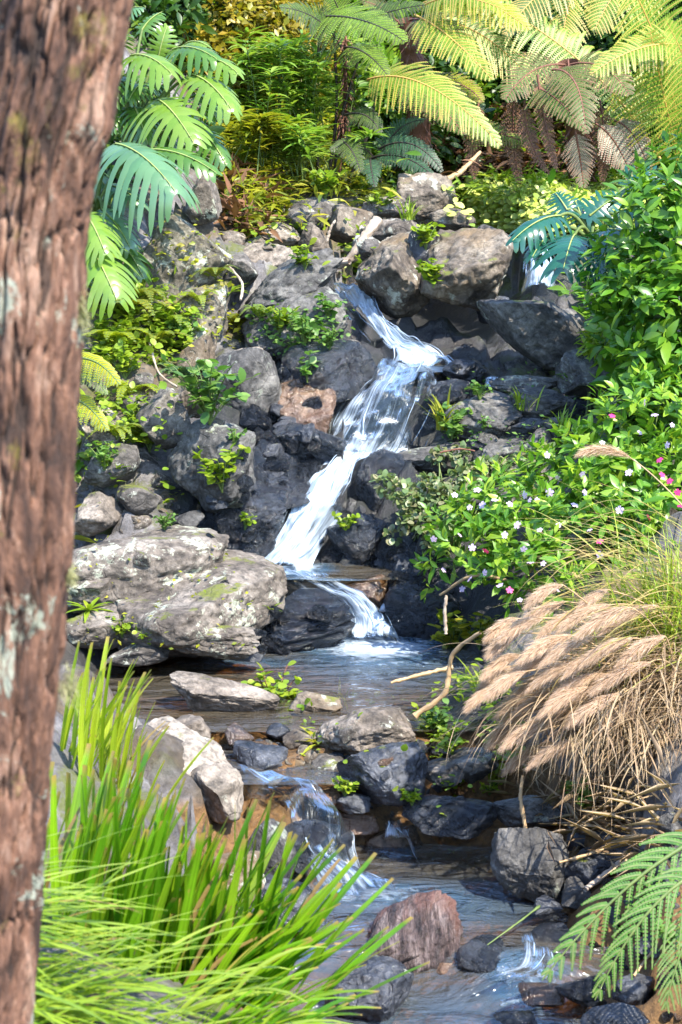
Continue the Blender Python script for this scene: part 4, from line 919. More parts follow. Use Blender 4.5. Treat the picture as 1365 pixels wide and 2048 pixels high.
def flower_geo(c, n, s, seed):
    r = np.random.default_rng(seed); mb = MB(); n = unit(n); x = unit(np.cross(n, [.3, .2, .9])); y = np.cross(n, x)
    for k in range(5):
        a = k * 1.2566 + r.uniform(-.1, .1); d = x * math.cos(a) + y * math.sin(a); e = np.cross(n, d)
        V = [c, c + d * s * .45 + e * s * .36 + n * .1 * s, c + d * s * .95 + e * s * .30, c + d * s * 1.0 - e * s * .30, c + d * s * .45 - e * s * .36 + n * .1 * s]
        mb.add(V, [(0, 1, 2), (0, 2, 3), (0, 3, 4)])
    return mb

def shell(blobs, n, seed, inner=.55):
    r = np.random.default_rng(seed); B = np.array([(*b[0], b[1], b[2]) for b in blobs])
    w = B[:, 3] * B[:, 4]; k = r.choice(len(B), n, p=w / w.sum())
    d = unit(r.normal(size=(n, 3)) + [0, -.25, .25])
    ctr = B[k, :3]; rad = np.stack([B[k, 3], B[k, 3], B[k, 4]], -1)
    lump = 1 + .28 * fbm(ctr + d * rad * 1.0 * 4.0, 3, seed)[:, None] if n else 1
    pos = ctr + d * rad * (inner + (1.02 - inner) * r.random((n, 1)) ** .6) * lump
    return pos, d
def blob(px, py, Y, rpx, zr=1.0):
    P = pix(px, py, Y); r = rpx / ppm(P)
    return (P, r, r * zr)
def shrub(name, label, cat, blobs, n, LT, size, mat, seed, group=None, rosette=0, stems=10, stemmat=None, base=None, up=.6, inner=.5, stem_r=.006):
    r = np.random.default_rng(seed)
    bl = [blob(*b) for b in blobs]
    c = np.mean([b[0] for b in bl], axis=0) if base is None else np.asarray(base, float)
    base = np.array([c[0], c[1], float(T(c[0], c[1])) - .03]) if base is None else c
    root = thing(name, label, cat, base, group)
    pos, d = shell(bl, n, seed, inner)
    mb = MB()
    if rosette:
        for j in range(rosette):
            a = 2.399 * j + r.uniform(0, 6.28, n)
            q = unit(d * .7 + [0, 0, .55] + r.normal(size=(n, 3)) * .15); x = unit(np.cross(q, [.31, .2, .11])); y = np.cross(q, x)
            e = .18 + .75 * ((j + 1) / rosette)
            dd = unit((x * np.cos(a)[:, None] + y * np.sin(a)[:, None]) * e + q * (1.15 - e) - UP * .12)
            s = size * r.uniform(.6, 1.15, n) * (.5 + .5 * (j + 1) / rosette)
            inst(mb, LT, pos + q * .012 * (rosette - j), frames(dd, q), s)
    else:
        dd = unit(d * .8 + r.normal(size=(n, 3)) * .65 - UP * .1)
        inst(mb, LT, pos, frames(dd, unit(UP * up + d * .4 + r.normal(size=(n, 3)) * .35)), size * r.uniform(.55, 1.25, n))
    mb.build('foliage', mat, root)
    if stems:
        sb = MB()
        for k in r.choice(n, min(stems, n), replace=False):
            b0 = base + [r.uniform(-.1, .1), r.uniform(-.05, .05), -.02]
            tube(sb, bez(b0, (b0 + pos[k]) / 2 + [0, 0, .15 * np.linalg.norm(pos[k] - b0)], pos[k], 12), np.linspace(stem_r, stem_r * .4, 12), 5)
        sb.build('stems', stemmat or M_STEMG, root)
    return root, pos, d

def scatter(name, label, cat, poly, n, T, s0, s1, mat, seed, lift=.03, kind='stuff', up=1.0, lay=.35, clump=0.0, rocks=.12, face=0.0):
    r = np.random.default_rng(seed); P = []; Q = []
    for q in inside(poly, n, seed):
        l, m = hit(*q)
        if HITROCK and r.random() > rocks: continue
        if clump and vnoise(l[None] * clump, seed)[0] < r.uniform(-.5, .25): continue
        P.append(l); Q.append(m)
    P = np.array(P); Q = np.array(Q); n = len(P)
    d = unit(r.normal(size=(n, 3)) * [1, 1, lay] + Q * .35 + UP * .15)
    pos = P + Q * (r.random((n, 1)) * lift) + r.normal(size=(n, 3)) * .02
    mb = MB(); inst(mb, T, pos, frames(d, unit(UP * up + Q * .5 + np.array([.3, -1, .3]) * face + r.normal(size=(n, 3)) * .4)), r.uniform(s0, s1, n))
    o = mb.build(name, mat)
    return tag(o, label, cat, kind=kind)

def herb(px, py, size, label, mat=None, style='herb', n=None, seed=0, Y=None, name='small_herb', cat='herb', group=None, stemmat=None, T=LEAF_ROUND, ls=.3):
    """little plant rooted where the sight line meets rock or soil; size = height in photo pixels"""
    r = np.random.default_rng(int(px * 3 + py) + seed)
    loc = hit(px, py)[0] if Y is None else pix(px, py, Y)
    h = size / ppm(loc); mat = mat or G_HERB
    root = thing(name, label, cat, loc, group)
    lf = MB(); st = MB()
    if style == 'herb':
        n = n or 9
        for k in range(n):
            a = r.uniform(0, 6.28); e = h * r.uniform(.2, .75)
            tip = loc + [math.cos(a) * e, math.sin(a) * e - .1 * h, h * r.uniform(.45, 1.05)]
            C = bez(loc, (loc + tip) / 2 + [0, 0, .3 * h], tip, 9); tube(st, C, np.linspace(.004, .002, 9), 4)
            m = 9; i = r.integers(2, 9, m); dd = unit(r.normal(size=(m, 3)) * [1, 1, .4] + [0, -.15, .25])
            inst(lf, T, C[i], frames(dd, unit(UP + r.normal(size=(m, 3)) * .35)), h * ls * r.uniform(.6, 1.2, m))
    elif style == 'rosette':
        n = n or 14
        a = np.arange(n) * 2.399 + r.uniform(0, 6); e = np.linspace(.25, 1.15, n)
        dd = unit(np.stack([np.cos(a), np.sin(a), 1.3 - e], -1))
        inst(lf, LEAF_NARROW if T is LEAF_ROUND else T, np.repeat(loc[None], n, 0), frames(dd, np.repeat(UP[None], n, 0) + .01), h * r.uniform(.7, 1.1, n))
    elif style == 'grass':
        n = n or 26
        az = r.uniform(0, 6.28, n)
        blades(lf, loc + r.normal(size=(n, 3)) * [.02, .02, 0], az, h * r.uniform(.7, 1.3, n), r.uniform(.9, 1.5, n), r.uniform(.4, 1.7, n), r.uniform(.006, .012, n), 7)
    elif style == 'fernlet':
        n = n or 7
        for k in range(n):
            a = k * 6.28 / n + r.uniform(-.3, .3); e = h * r.uniform(.7, 1.1)
            v = np.array([math.cos(a), math.sin(a) - .25, 0])
            frond_geo(lf, loc, loc + v * e * .4 + UP * h * .75, loc + v * e + UP * h * r.uniform(-.1, .45), h * .24, 14, 4, 18, .2, stalk=.003, gap=1.1)
    lf.build('leaves', [mat, M_STEMG], root)
    if st.n: st.build('stems', stemmat or M_STEMG, root)
    return root
# ------------------------------------------------------------------ tree in the foreground
def make_trunk():
    ys = [-700, -300, 0, 150, 250, 300, 420, 500, 800, 1100, 1500, 1800, 2048, 2300, 2600]
    re = [345, 300, 262, 236, 212, 196, 176, 164, 156, 140, 104, 82, 62, 48, 30]
    wd = [250, 252, 258, 262, 270, 262, 256, 256, 262, 262, 262, 268, 276, 290, 320]
    Yt = 2.75; nv, nu = 720, 260
    q = np.linspace(0, len(ys) - 1, nv); k = np.arange(len(ys))
    y = np.interp(q, k, ys); C = []; rad = []
    re_ = np.interp(y, ys, re); wd_ = np.interp(y, ys, wd)
    ker = np.hanning(31); ker /= ker.sum()
    sm = lambda a: np.convolve(np.pad(a, 15, 'edge'), ker, 'valid')
    re_ = sm(re_); wd_ = sm(wd_)
    for i in range(nv):
        P = pix(re_[i] - wd_[i] / 2, y[i], Yt); C.append(P); rad.append(wd_[i] / 2 / ppm(P))
    C = np.array(C); rad = np.array(rad)
    a = np.linspace(math.pi / 2, 2.5 * math.pi, nu, endpoint=False)
    ca, sa = np.cos(a)[None], np.sin(a)[None]
    h = C[:, 2:3]
    Q = np.stack([ca * 1.0 + 0 * h, sa * 1.0 + 0 * h, h * 1.0 + 0 * ca], -1)
    def plates(w, l, seed, wp):
        U = a[None] * .09 / w + wp * fbm(Q * np.array([3, 3, 6.0]), 3, seed) + wp * .8 * fbm(Q * np.array([1, 1, 2.2]), 2, seed + 6); W = h / l + wp * .6 * fbm(Q * np.array([6, 6, 5.0]), 3, seed + 3)
        iu = np.floor(U).astype(np.int64); iw = np.floor(W).astype(np.int64); f1 = np.full(U.shape, 9.0); f2 = f1.copy(); hh = 0 * U
        for dx in (-1, 0, 1):
            for dy in (-1, 0, 1):
                c = np.stack([iu + dx, iw + dy, 0 * iu], -1)
                d = np.hypot(U - (iu + dx + .5 + .42 * _hash(c, seed)), W - (iw + dy + .5 + .42 * _hash(c, seed + 1)))
                m = d < f1; f2 = np.where(m, f1, np.minimum(f2, d)); hh = np.where(m, _hash(c, seed + 2), hh); f1 = np.where(m, d, f1)
        return f2 - f1, hh
    e1, h1 = plates(.036, .24, 61, 1.3); e2, h2 = plates(.014, .075, 71, 1.1)
    fur = 1 - smooth01(e1 / (.28 + .16 * fbm(Q * 9, 2, 5)))
    fur2 = 1 - smooth01(e2 / .22)
    fine = fbm(Q * np.array([26, 26, 14.0]), 4, 47)
    dsp = -.013 * fur + .003 * h1 - .003 * fur2 * (1 - fur) + .0015 * h2 + .005 * fine
    furrow = -np.clip(fur * 1.0 + .35 * fur2 * (fine > -.1), 0, 1)
    knob = np.exp(-((h - pix(200, 255, Yt)[2]) / .03) ** 2) * np.exp(-(((a[None] - 5.9) / .6) ** 2)) * .012
    R = rad[:, None] + dsp + knob + .008 * fbm(Q * np.array([2, 2, 3.0]), 2, 50)
    V = np.stack([C[:, 0:1] + R * ca, C[:, 1:2] + R * sa, h + 0 * ca], -1)
    F = grid_faces(nu, nv)
    i = np.arange(nv - 1) * nu
    F = np.vstack([F, np.stack([i + nu - 1, i, i + nu, i + 2 * nu - 1], -1)])
    m, nt, out = newmat('bark')
    co = objco(nt, (1, 1, .33)); at = N(nt, 'ShaderNodeAttribute', attribute_name='amount').outputs['Fac']
    b1 = noise(nt, co, 14, 8, .7, .5); b2 = noise(nt, co, 60, 6, .7); co2 = objco(nt, (1, 1, .85)); b3 = noise(nt, co2, 9, 8, .75, .8)
    col = ramp(nt, b1, [(.36, (.018, .009, .006)), (.45, (.075, .034, .020)), (.53, (.165, .080, .048)), (.62, (.30, .185, .13))])
    col = mixc(nt, .7, col, ramp(nt, b2, [(.3, .5), (.7, 1.45)]), 'MULTIPLY')
    col = mixc(nt, ramp(nt, at, [(.2, .85), (.55, 0.0)]), col, (.022, .013, .010))
    col = mixc(nt, ramp(nt, b3, [(.575, 0.0), (.61, .85)]), col, (.31, .34, .27))
    col = mixc(nt, ramp(nt, noise(nt, co2, 7, 7, .75), [(.60, 0.0), (.67, .8)]), col, (.15, .12, .02))
    bp = N(nt, 'ShaderNodeBump', {'Strength': .9, 'Distance': .010, 'Height': mth(nt, 'ADD', b2, b1)})
    p = N(nt, 'ShaderNodeBsdfPrincipled', {'Base Color': col, 'Roughness': .85, 'Normal': bp.outputs[0]})
    nt.links.new(p.outputs[0], out.inputs[0])
    base = np.array([C[-1, 0], C[-1, 1], float(T(C[-1, 0], C[-1, 1]))])
    root = thing('tree', 'foreground tree with flaky reddish bark and pale lichen spots at the left edge', 'tree', base)
    mb = MB(); mb.add(V, F, 0, None, np.clip(1.0 + furrow * .9 + 0.001, 0.001, 1))
    mb.build('trunk', m, root)
    # pale moss tufts along the right edge of the trunk
    mt = leaf_mat('beard moss', [(.34, .33, .17), (.42, .40, .22)], trans=.4, rough=.8)
    for (px, py, s) in [(172, 625, 42), (150, 1375, 32), (152, 1150, 24), (168, 330, 20)]:
        c = pix(px - 14, py, Yt); n = 260; u = s / ppm(c)
        d = unit(rng.normal(size=(n, 3)) + [1.1, -.3, -.1]); tb = MB()
        blades(tb, c + rng.normal(size=(n, 3)) * u * [.2, .3, .5], np.arctan2(d[:, 1], d[:, 0]), u * rng.uniform(.4, .9, n), d[:, 2], rng.uniform(.3, 1.4, n), np.full(n, .0013), 5)
        tb.build('moss_tuft', mt, root)
make_trunk()

G_STRAPD = leaf_mat('ageing strap leaves', [(.34, .30, .05), (.40, .28, .10), (.24, .15, .06), (.36, .38, .03)], trans=.4, rough=.5, patch=.6)
# ------------------------------------------------------------------ strap-leaved and fine grass in the foreground
def clump(label, px, py, Y, n, L, W, az0, az1, th0, th1, b0, b1, mat, seed, name='strap_leaf_plant', cat='plant', spread=(.1, .06), blunt=.55, seg=9):
    r = np.random.default_rng(seed); c = pix(px, py, Y); up = max(0.0, float(c[2] - T(c[0], c[1])) + .01); c = c - UP * up; L = (L[0] + up, L[1] + up)
    root = thing(name, label, cat, c)
    mb = MB(); pos = c + np.clip(r.normal(size=(n, 3)), -1.5, 1.5) * [spread[0], spread[1], .015]; pos[:, 2] = np.minimum(pos[:, 2], T(pos[:, 0], pos[:, 1]) + .01)
    blades(mb, pos, r.uniform(az0, az1, n), r.uniform(L[0], L[1], n), r.uniform(th0, th1, n), r.uniform(b0, b1, n), r.uniform(W[0], W[1], n), seg, blunt, .22, side=r.normal(size=n) * .12)
    mb.build('leaves', mat, root)
    m = max(6, n // 9); mb = MB(); pos = c + np.clip(r.normal(size=(m, 3)), -1.5, 1.5) * [spread[0], spread[1], .015]; pos[:, 2] = np.minimum(pos[:, 2], T(pos[:, 0], pos[:, 1]) + .01)
    blades(mb, pos, r.uniform(az0, az1, m), r.uniform(L[0], L[1], m) * .85, r.uniform(th0, th1, m), r.uniform(b0, b1, m) * 1.8 + .2, r.uniform(W[0], W[1], m) * .7, seg, blunt, .22, side=r.normal(size=m) * .25)
    mb.build('dry_leaves', G_STRAPD, root); return root
R_ = math.radians
clump('upright strap-leaved plant with broad green blades right of the tree trunk', 330, 2010, 4.5, 100, (.28, .56), (.022, .034), R_(-50), R_(60), R_(62), R_(100), R_(4), R_(20), G_STRAP, 1, spread=(.14, .10), blunt=.5)
clump('leaning strap-leaved plant whose blades reach out over the stream', 450, 2010, 4.35, 50, (.26, .46), (.020, .030), R_(-25), R_(35), R_(32), R_(68), R_(3), R_(18), G_STRAP, 2, spread=(.09, .08), blunt=.5)
clump('sunlit yellow strap-leaved plant rising behind the tree trunk', 195, 1560, 5.2, 46, (.20, .40), (.014, .022), R_(-40), R_(70), R_(55), R_(95), R_(5), R_(22), G_STRAPY, 3, spread=(.07, .08), blunt=.5)
clump('second upright strap-leaved plant close behind the tree trunk', 170, 1960, 4.3, 64, (.32, .54), (.020, .030), R_(-40), R_(70), R_(66), R_(100), R_(4), R_(20), G_STRAP, 14, spread=(.09, .08), blunt=.5)
clump('middle fine-bladed grass tuft arching rightward from the tree trunk', -90, 1850, 3.7, 110, (.22, .42), (.005, .013), R_(-35), R_(35), R_(-8), R_(30), R_(5), R_(45), G_FINE, 4, 'grass_tuft', 'grass', (.08, .1), .15)
clump('lowest fine-bladed grass tuft filling the bottom left corner', -40, 2040, 3.65, 190, (.18, .46), (.005, .013), R_(-45), R_(40), R_(-5), R_(40), R_(5), R_(60), G_FINE, 5, 'grass_tuft', 'grass', (.14, .12), .15)
clump('broad arching grass tuft at the bottom edge between strap leaves and stream', 330, 2110, 3.9, 46, (.20, .38), (.010, .020), R_(-50), R_(30), R_(20), R_(65), R_(30), R_(95), G_FINE, 6, 'grass_tuft', 'grass', (.12, .1), .25)
clump('dark leaning grass tuft reaching over the bottom boulder', 440, 2130, 4.0, 34, (.20, .38), (.014, .022), R_(-30), R_(25), R_(18), R_(55), R_(10), R_(60), G_STRAP, 7, 'grass_tuft', 'grass', (.08, .08), .4)

# ------------------------------------------------------------------ split-leaf plants
def split_plant(label, crown, Y, leaves, seed, nrm0=(0, -.55, .85)):
    c = pix(crown[0], crown[1], Y); root = thing('split_leaf_plant', label, 'split-leaf plant', c)
    pb = MB()
    for j, (bx, by, tx, ty, dy0, dy1, wr, nl, mat, droop, nr) in enumerate(leaves):
        b = pix(bx, by, Y + dy0); t = b + (pix(tx, ty, Y + dy1) - b) * (.86 + .10 * ((j * 7) % 5) / 5)
        mb = MB(); split_leaf_geo(mb, b, t, nr or nrm0, wr, nl, .10, droop, seed + j)
        mb.build('leaf', [mat, M_RIB], root)
        m = (c + b) / 2 + np.array([0, .05, .12 + .1 * np.linalg.norm(b - c)])
        tube(pb, bez(c, m, b, 16), np.linspace(.014, .008, 16), 6)
    pb.build('leaf_stalks', M_STEMG, root)
    return root
split_plant('tall split-leaf plant with pale green drooping leaves high on the left bank', (250, 330), 12.0, [
    (318, 112, 338, 42, .1, .1, .62, 7, G_SPLITY, .35, (0, -.8, .3)),
    (262, 112, 352, 150, -.1, -.45, .55, 8, G_SPLITY, .65, None), (345, 100, 440, 120, 0, -.3, .42, 8, G_SPLIT, .5, None),
    (400, 118, 486, 150, -.1, -.4, .40, 7, G_SPLITY, .55, None), (385, 150, 472, 228, -.2, -.55, .42, 8, G_SPLITY, .6, None),
    (318, 200, 398, 298, -.3, -.7, .56, 9, G_SPLITY, .4, (.1, -.85, .5)), (402, 262, 458, 338, -.3, -.5, .40, 7, G_SPLIT, .5, None),
    (235, 150, 200, 215, 0, -.3, .5, 8, G_SPLIT, .5, None), (285, 60, 330, 20, .2, .3, .5, 8, G_SPLIT, .4, None), (240, 30, 290, 14, 0, -.1, .5, 8, G_SPLITB, .5, None),
    (270, 215, 300, 300, -.1, -.3, .5, 8, G_SPLIT, .5, None), (350, 230, 420, 270, 0, -.2, .45, 8, G_SPLIT, .5, None), (300, 150, 310, 190, .2, .1, .7, 7, G_SPLIT, .4, None), (225, 95, 262, 66, 0, -.2, .5, 8, G_SPLIT, .5, None), (290, 165, 255, 205, 0, -.2, .5, 8, G_SPLIT, .5, None), (400, 190, 440, 250, 0, -.2, .4, 8, G_SPLIT, .5, None), (370, 90, 420, 92, .2, 0, .45, 8, G_SPLITY, .5, None), (235, 210, 215, 262, 0, -.2, .5, 8, G_SPLIT, .5, None), (330, 250, 345, 310, .1, 0, .5, 8, G_SPLIT, .5, None)], 100)
split_plant('bluish split-leaf plant with long hanging fingers beside the tree trunk', (190, 420), 11.3, [
    (232, 288, 372, 400, -.1, -.6, .58, 11, G_SPLITB, .8, (.0, -.55, .85)), (300, 300, 448, 352, 0, -.2, .3, 9, G_SPLIT, .4, None),
    (168, 425, 214, 512, -.3, -.6, .5, 9, G_SPLITY, .5, None), (205, 420, 268, 505, -.1, -.3, .55, 9, G_SPLITB, .6, None),
    (170, 478, 240, 612, -.35, -.7, .52, 10, G_SPLITY, .6, (.1, -.8, .6)), (215, 370, 300, 420, .1, -.1, .5, 9, G_SPLITB, .6, None),
    (180, 340, 230, 400, .1, 0, .5, 9, G_SPLITB, .6, None), (230, 470, 290, 560, 0, -.2, .5, 9, G_SPLIT, .6, None), (160, 560, 215, 590, -.2, -.3, .5, 8, G_SPLITB, .5, None)], 140)
split_plant('dark teal split-leaf plant on the right beside the thin side fall', (1190, 500), 10.9, [
    (1120, 432, 1010, 490, -.1, -.4, .34, 9, G_SPLITT, .6, None), (1135, 420, 1108, 382, 0, .1, .75, 7, G_SPLITT, .35, (-.2, -.8, .5)),
    (1180, 432, 1245, 388, 0, .1, .62, 8, G_SPLITT, .35, (.1, -.8, .5)), (1185, 470, 1275, 470, -.2, -.5, .58, 9, G_SPLITT, .5, None),
    (1150, 470, 1125, 545, -.2, -.6, .62, 9, G_SPLITT, .5, None), (1200, 480, 1215, 550, -.2, -.5, .6, 9, G_SPLITT, .5, None),
    (1230, 430, 1310, 420, 0, -.2, .5, 8, G_SPLITT, .5, None), (1262, 372, 1325, 345, .2, .2, .8, 6, G_SPLITT, .3, (0, -.9, .4)), (1105, 470, 1060, 520, -.1, -.4, .4, 8, G_SPLITT, .6, None), (1165, 440, 1150, 400, .1, .2, .6, 8, G_SPLITT, .3, (-.1, -.8, .5))], 180)

# ------------------------------------------------------------------ tree ferns
def fern_trunk(root, p0, p1, r0, r1, mat=None):
    mb = MB(); A = spline([p0, (p0 + p1) / 2 + [.03, 0, 0], p1], 40)
    tube(mb, A, np.linspace(r0, r1, 40) * (1 + .12 * vnoise(np.arange(40)[:, None] * .9 * np.ones(3), 3)), 12)
    n = 320; k = rng.integers(0, 40, n)
    d = unit(rng.normal(size=(n, 3)) * [1, 1, .2]); 
    blades(mb, A[k] + d * np.linspace(r0, r1, 40)[k][:, None], np.arctan2(d[:, 1], d[:, 0]), rng.uniform(.05, .16, n), np.full(n, -.5), rng.uniform(.2, 1, n), rng.uniform(.006, .014, n), 4)
    mb.build('trunk', mat or M_STEMR, root)
G_FERNYY = leaf_mat('sun tinted fern', [(.50, .50, .008), (.60, .56, .01)], trans=.5, rough=.5, patch=.2)  # the sun's yellow worked into the leaf colour
FUP = unit(np.array([0, -.80, .60]))
def tree_fern(label, foot, crown, Yf, Yc, fronds, r0=.10, r1=.07, name='tree_fern', cat='tree fern', trunk=True):
    c = pix(crown[0], crown[1], Yc); f = pix(foot[0], foot[1], Yf); root = thing(name, label, cat, f)
    if trunk: fern_trunk(root, f, c, r0, r1)
    for (pts, dy, w, npin, fine, mat, stalk, kw) in fronds:
        P = [pix(a, b, Yc + d) for (a, b), d in zip(pts, dy)]
        w_m = w / ppm(P[1]); mb = MB()
        kw.setdefault('up', FUP); frond_geo(mb, P[0], P[1], P[2], w_m, npin, fine, stalk=kw.pop('r', .009), **kw)
        mb.build('frond', [mat, stalk], root)
    return root
G, Yl, MDm, Tl, Sv = G_FERN, G_FERNY, G_FERNM, G_FERNT, G_FERNG
slender = tree_fern('slender fern on black stems holding a pale fan of fronds high above the bank', (672, 375), (690, 70), 14.2, 13.9, [
    (((612, 38), (720, 15), (812, 85)), (.1, -.5, -.9), 92, 24, 15, G, M_STEMB, {'ang': 26}),
    (((690, 110), (650, 20), (560, 15)), (0, -.2, -.4), 80, 22, 13, MDm, M_STEMB, {}),
    (((690, 95), (730, 90), (775, 150)), (0, -.3, -.5), 60, 20, 12, G, M_STEMB, {}),
    (((705, 60), (760, 20), (850, 10)), (0, -.2, -.3), 70, 22, 12, MDm, M_STEMB, {}),
    (((690, 60), (680, 5), (640, -40)), (0, 0, -.2), 80, 22, 12, G, M_STEMB, {})], .02, .012, trunk=True)
for k, (a, b, c_, d_) in enumerate([(655, 378, 668, 60), (640, 370, 640, 70), (690, 380, 760, 150), (668, 375, 720, 110)]):
    s_ = MB(); p0 = pix(a, b, 14.1); p1 = pix(c_, d_, 13.9)
    tube(s_, spline([p0, (p0 + p1) / 2 + [.04 * (-1) ** k, 0, 0], p1], 20), np.linspace(.014, .008, 20), 6)
    s_.build('stem', M_STEMB, slender)
tree_fern('tree fern with the broad pale frond hanging over the garden rocks', (838, 330), (812, 40), 14.6, 14.3, [
    (((735, 160), (850, 120), (1002, 292)), (-.5, -1.0, -1.2), 104, 36, 20, G, M_STEMO, {'ang': 34, 'droop': .35, 's0': .03}),
    (((838, 45), (960, 20), (1086, 190)), (.3, .4, .3), 100, 36, 20, G, M_STEMO, {'ang': 32, 'droop': .35}),
    (((835, 20), (900, -30), (1010, 20)), (-.1, -.4, -.6), 70, 24, 15, G, M_STEMO, {'droop': .4}),
    (((820, 40), (870, 30), (930, 110)), (0, -.3, -.5), 80, 22, 13, MDm, M_STEMR, {}),
    (((800, 50), (770, 10), (720, 0)), (0, -.2, -.4), 70, 22, 13, MDm, M_STEMR, {}),
    (((830, 150), (880, 160), (945, 240)), (0, -.2, -.3), 70, 20, 12, MDm, M_STEMR, {}),
    (((830, 30), (900, 60), (985, 160)), (-.1, -.5, -.8), 80, 24, 15, G, M_STEMO, {'ang': 30}),
    (((790, 170), (860, 175), (930, 270)), (-.3, -.6, -.9), 70, 22, 13, MDm, M_STEMR, {'ang': 30}),
    (((840, 10), (940, -40), (1060, 60)), (-.1, -.4, -.6), 90, 26, 15, Yl, M_STEMO, {'ang': 28}),
    (((920, 255), (985, 255), (1068, 292)), (-.1, -.2, -.3), 44, 22, 10, G, M_STEMR, {}),
    (((850, 170), (930, 150), (965, 205)), (.1, -.1, -.2), 50, 20, 10, Yl, M_STEMR, {})], .09, .07)
tree_fern('tall tree fern with yellow-green fronds on long orange stalks, upper right', (1420, 430), (1376, 370), 14.6, 14.4, [
    (((1364, 410), (1250, 120), (930, -20)), (0, .3, .2), 128, 40, 18, G, M_STEMO, {'ang': 12, 'droop': .45, 's0': .28, 'r': .014}),
    (((1372, 330), (1330, 60), (1240, -60)), (.1, -.1, -.4), 190, 30, 20, G, M_STEMO, {'ang': 6, 'droop': .22, 's0': .2, 'r': .013}),
    (((1375, 400), (1340, 250), (1300, 60)), (0, -.2, -.4), 130, 30, 18, G, M_STEMO, {'ang': 8, 'droop': .3, 's0': .25, 'r': .011}),
    (((1385, 400), (1420, 180), (1330, 40)), (-.1, -.4, -.7), 140, 28, 18, G, M_STEMO, {'ang': 8, 'droop': .35, 's0': .15}),
    (((1395, 420), (1460, 260), (1380, 180)), (-.2, -.5, -.8), 130, 26, 18, G, M_STEMO, {'ang': 10, 'droop': .4, 's0': .1}),
    (((1180, -70), (1080, -40), (1010, 70)), (.6, .3, .1), 80, 28, 16, MDm, M_STEMO, {'ang': 26}),
    (((1400, 100), (1300, 60), (1180, 150)), (-.2, -.4, -.6), 84, 28, 18, G, M_STEMO, {'ang': 22}),
    (((1200, -60), (1120, -10), (1130, 90)), (.8, .6, .4), 110, 26, 16, G, M_STEMO, {'droop': .4}),
    (((1330, -80), (1240, -60), (1190, 60)), (.8, .6, .4), 110, 26, 16, G, M_STEMO, {'droop': .4})], .10, .08)
tree_fern('shaded tree fern with silvery drooping fronds and a brown skirt', (1165, 385), (1135, 130), 14.6, 14.1, [
    (((1105, 140), (1165, 130), (1172, 268)), (-.2, -.5, -.7), 70, 24, 14, MDm, M_STEMR, {'droop': .3}),
    (((1060, 170), (1110, 180), (1170, 260)), (-.2, -.5, -.7), 60, 22, 13, MDm, M_STEMR, {}),
    (((1150, 262), (1160, 300), (1168, 376)), (0, -.05, -.1), 48, 20, 12, Sv, M_STEMR, {'ang': 20}),
    (((1192, 248), (1235, 270), (1268, 366)), (0, -.05, -.1), 56, 22, 13, Sv, M_STEMR, {'ang': 25}),
    (((1225, 240), (1275, 250), (1300, 350)), (.1, 0, -.05), 50, 22, 13, Sv, M_STEMR, {'ang': 25}),
    (((1140, 130), (1210, 110), (1260, 190)), (0, -.2, -.4), 80, 24, 13, MDm, M_STEMR, {}),
    (((1130, 130), (1060, 120), (1010, 200)), (0, -.2, -.4), 80, 24, 13, MDm, M_STEMR, {}),
    (((1050, 200), (1045, 280), (1100, 350)), (-.2, -.3, -.4), 26, 22, 7, G_DEAD, M_STEMR, {}),
    (((1075, 150), (1090, 260), (1115, 345)), (-.3, -.4, -.5), 26, 22, 7, G_DEAD, M_STEMR, {}),
    (((1030, 180), (1020, 280), (1040, 370)), (0, 0, -.1), 34, 20, 7, G_DEAD, M_STEMR, {}),
    (((960, 200), (940, 270), (950, 360)), (.2, .1, 0), 34, 20, 7, G_DEAD, M_STEMR, {}),
    (((1200, 200), (1215, 280), (1205, 370)), (.2, .1, 0), 34, 20, 7, G_DEAD, M_STEMR, {})], .10, .08)
tree_fern('low teal fern at the foot of the back bank beside the fallen stick', (760, 372), (760, 330), 13.6, 13.6, [
    (((755, 300), (830, 255), (886, 345)), (-.1, -.3, -.4), 40, 22, 10, Tl, M_STEMB, {}), (((740, 318), (810, 290), (876, 362)), (-.1, -.3, -.5), 36, 22, 10, Tl, M_STEMB, {}),
    (((670, 285), (700, 270), (722, 345)), (-.1, -.3, -.5), 44, 20, 10, MDm, M_STEMB, {}), (((750, 320), (720, 270), (660, 300)), (0, -.2, -.3), 46, 20, 10, MDm, M_STEMB, {}),
    (((745, 325), (735, 300), (750, 375)), (0, -.3, -.5), 40, 18, 10, Tl, M_STEMB, {}), (((760, 320), (790, 240), (850, 240)), (0, 0, -.2), 46, 22, 11, Tl, M_STEMB, {}), (((690, 230), (740, 215), (760, 265)), (.1, -.1, -.2), 44, 20, 11, MDm, M_STEMB, {})], .03, .02, 'fern', 'fern', trunk=False)
DU = unit(np.array([0, -.95, .3]))
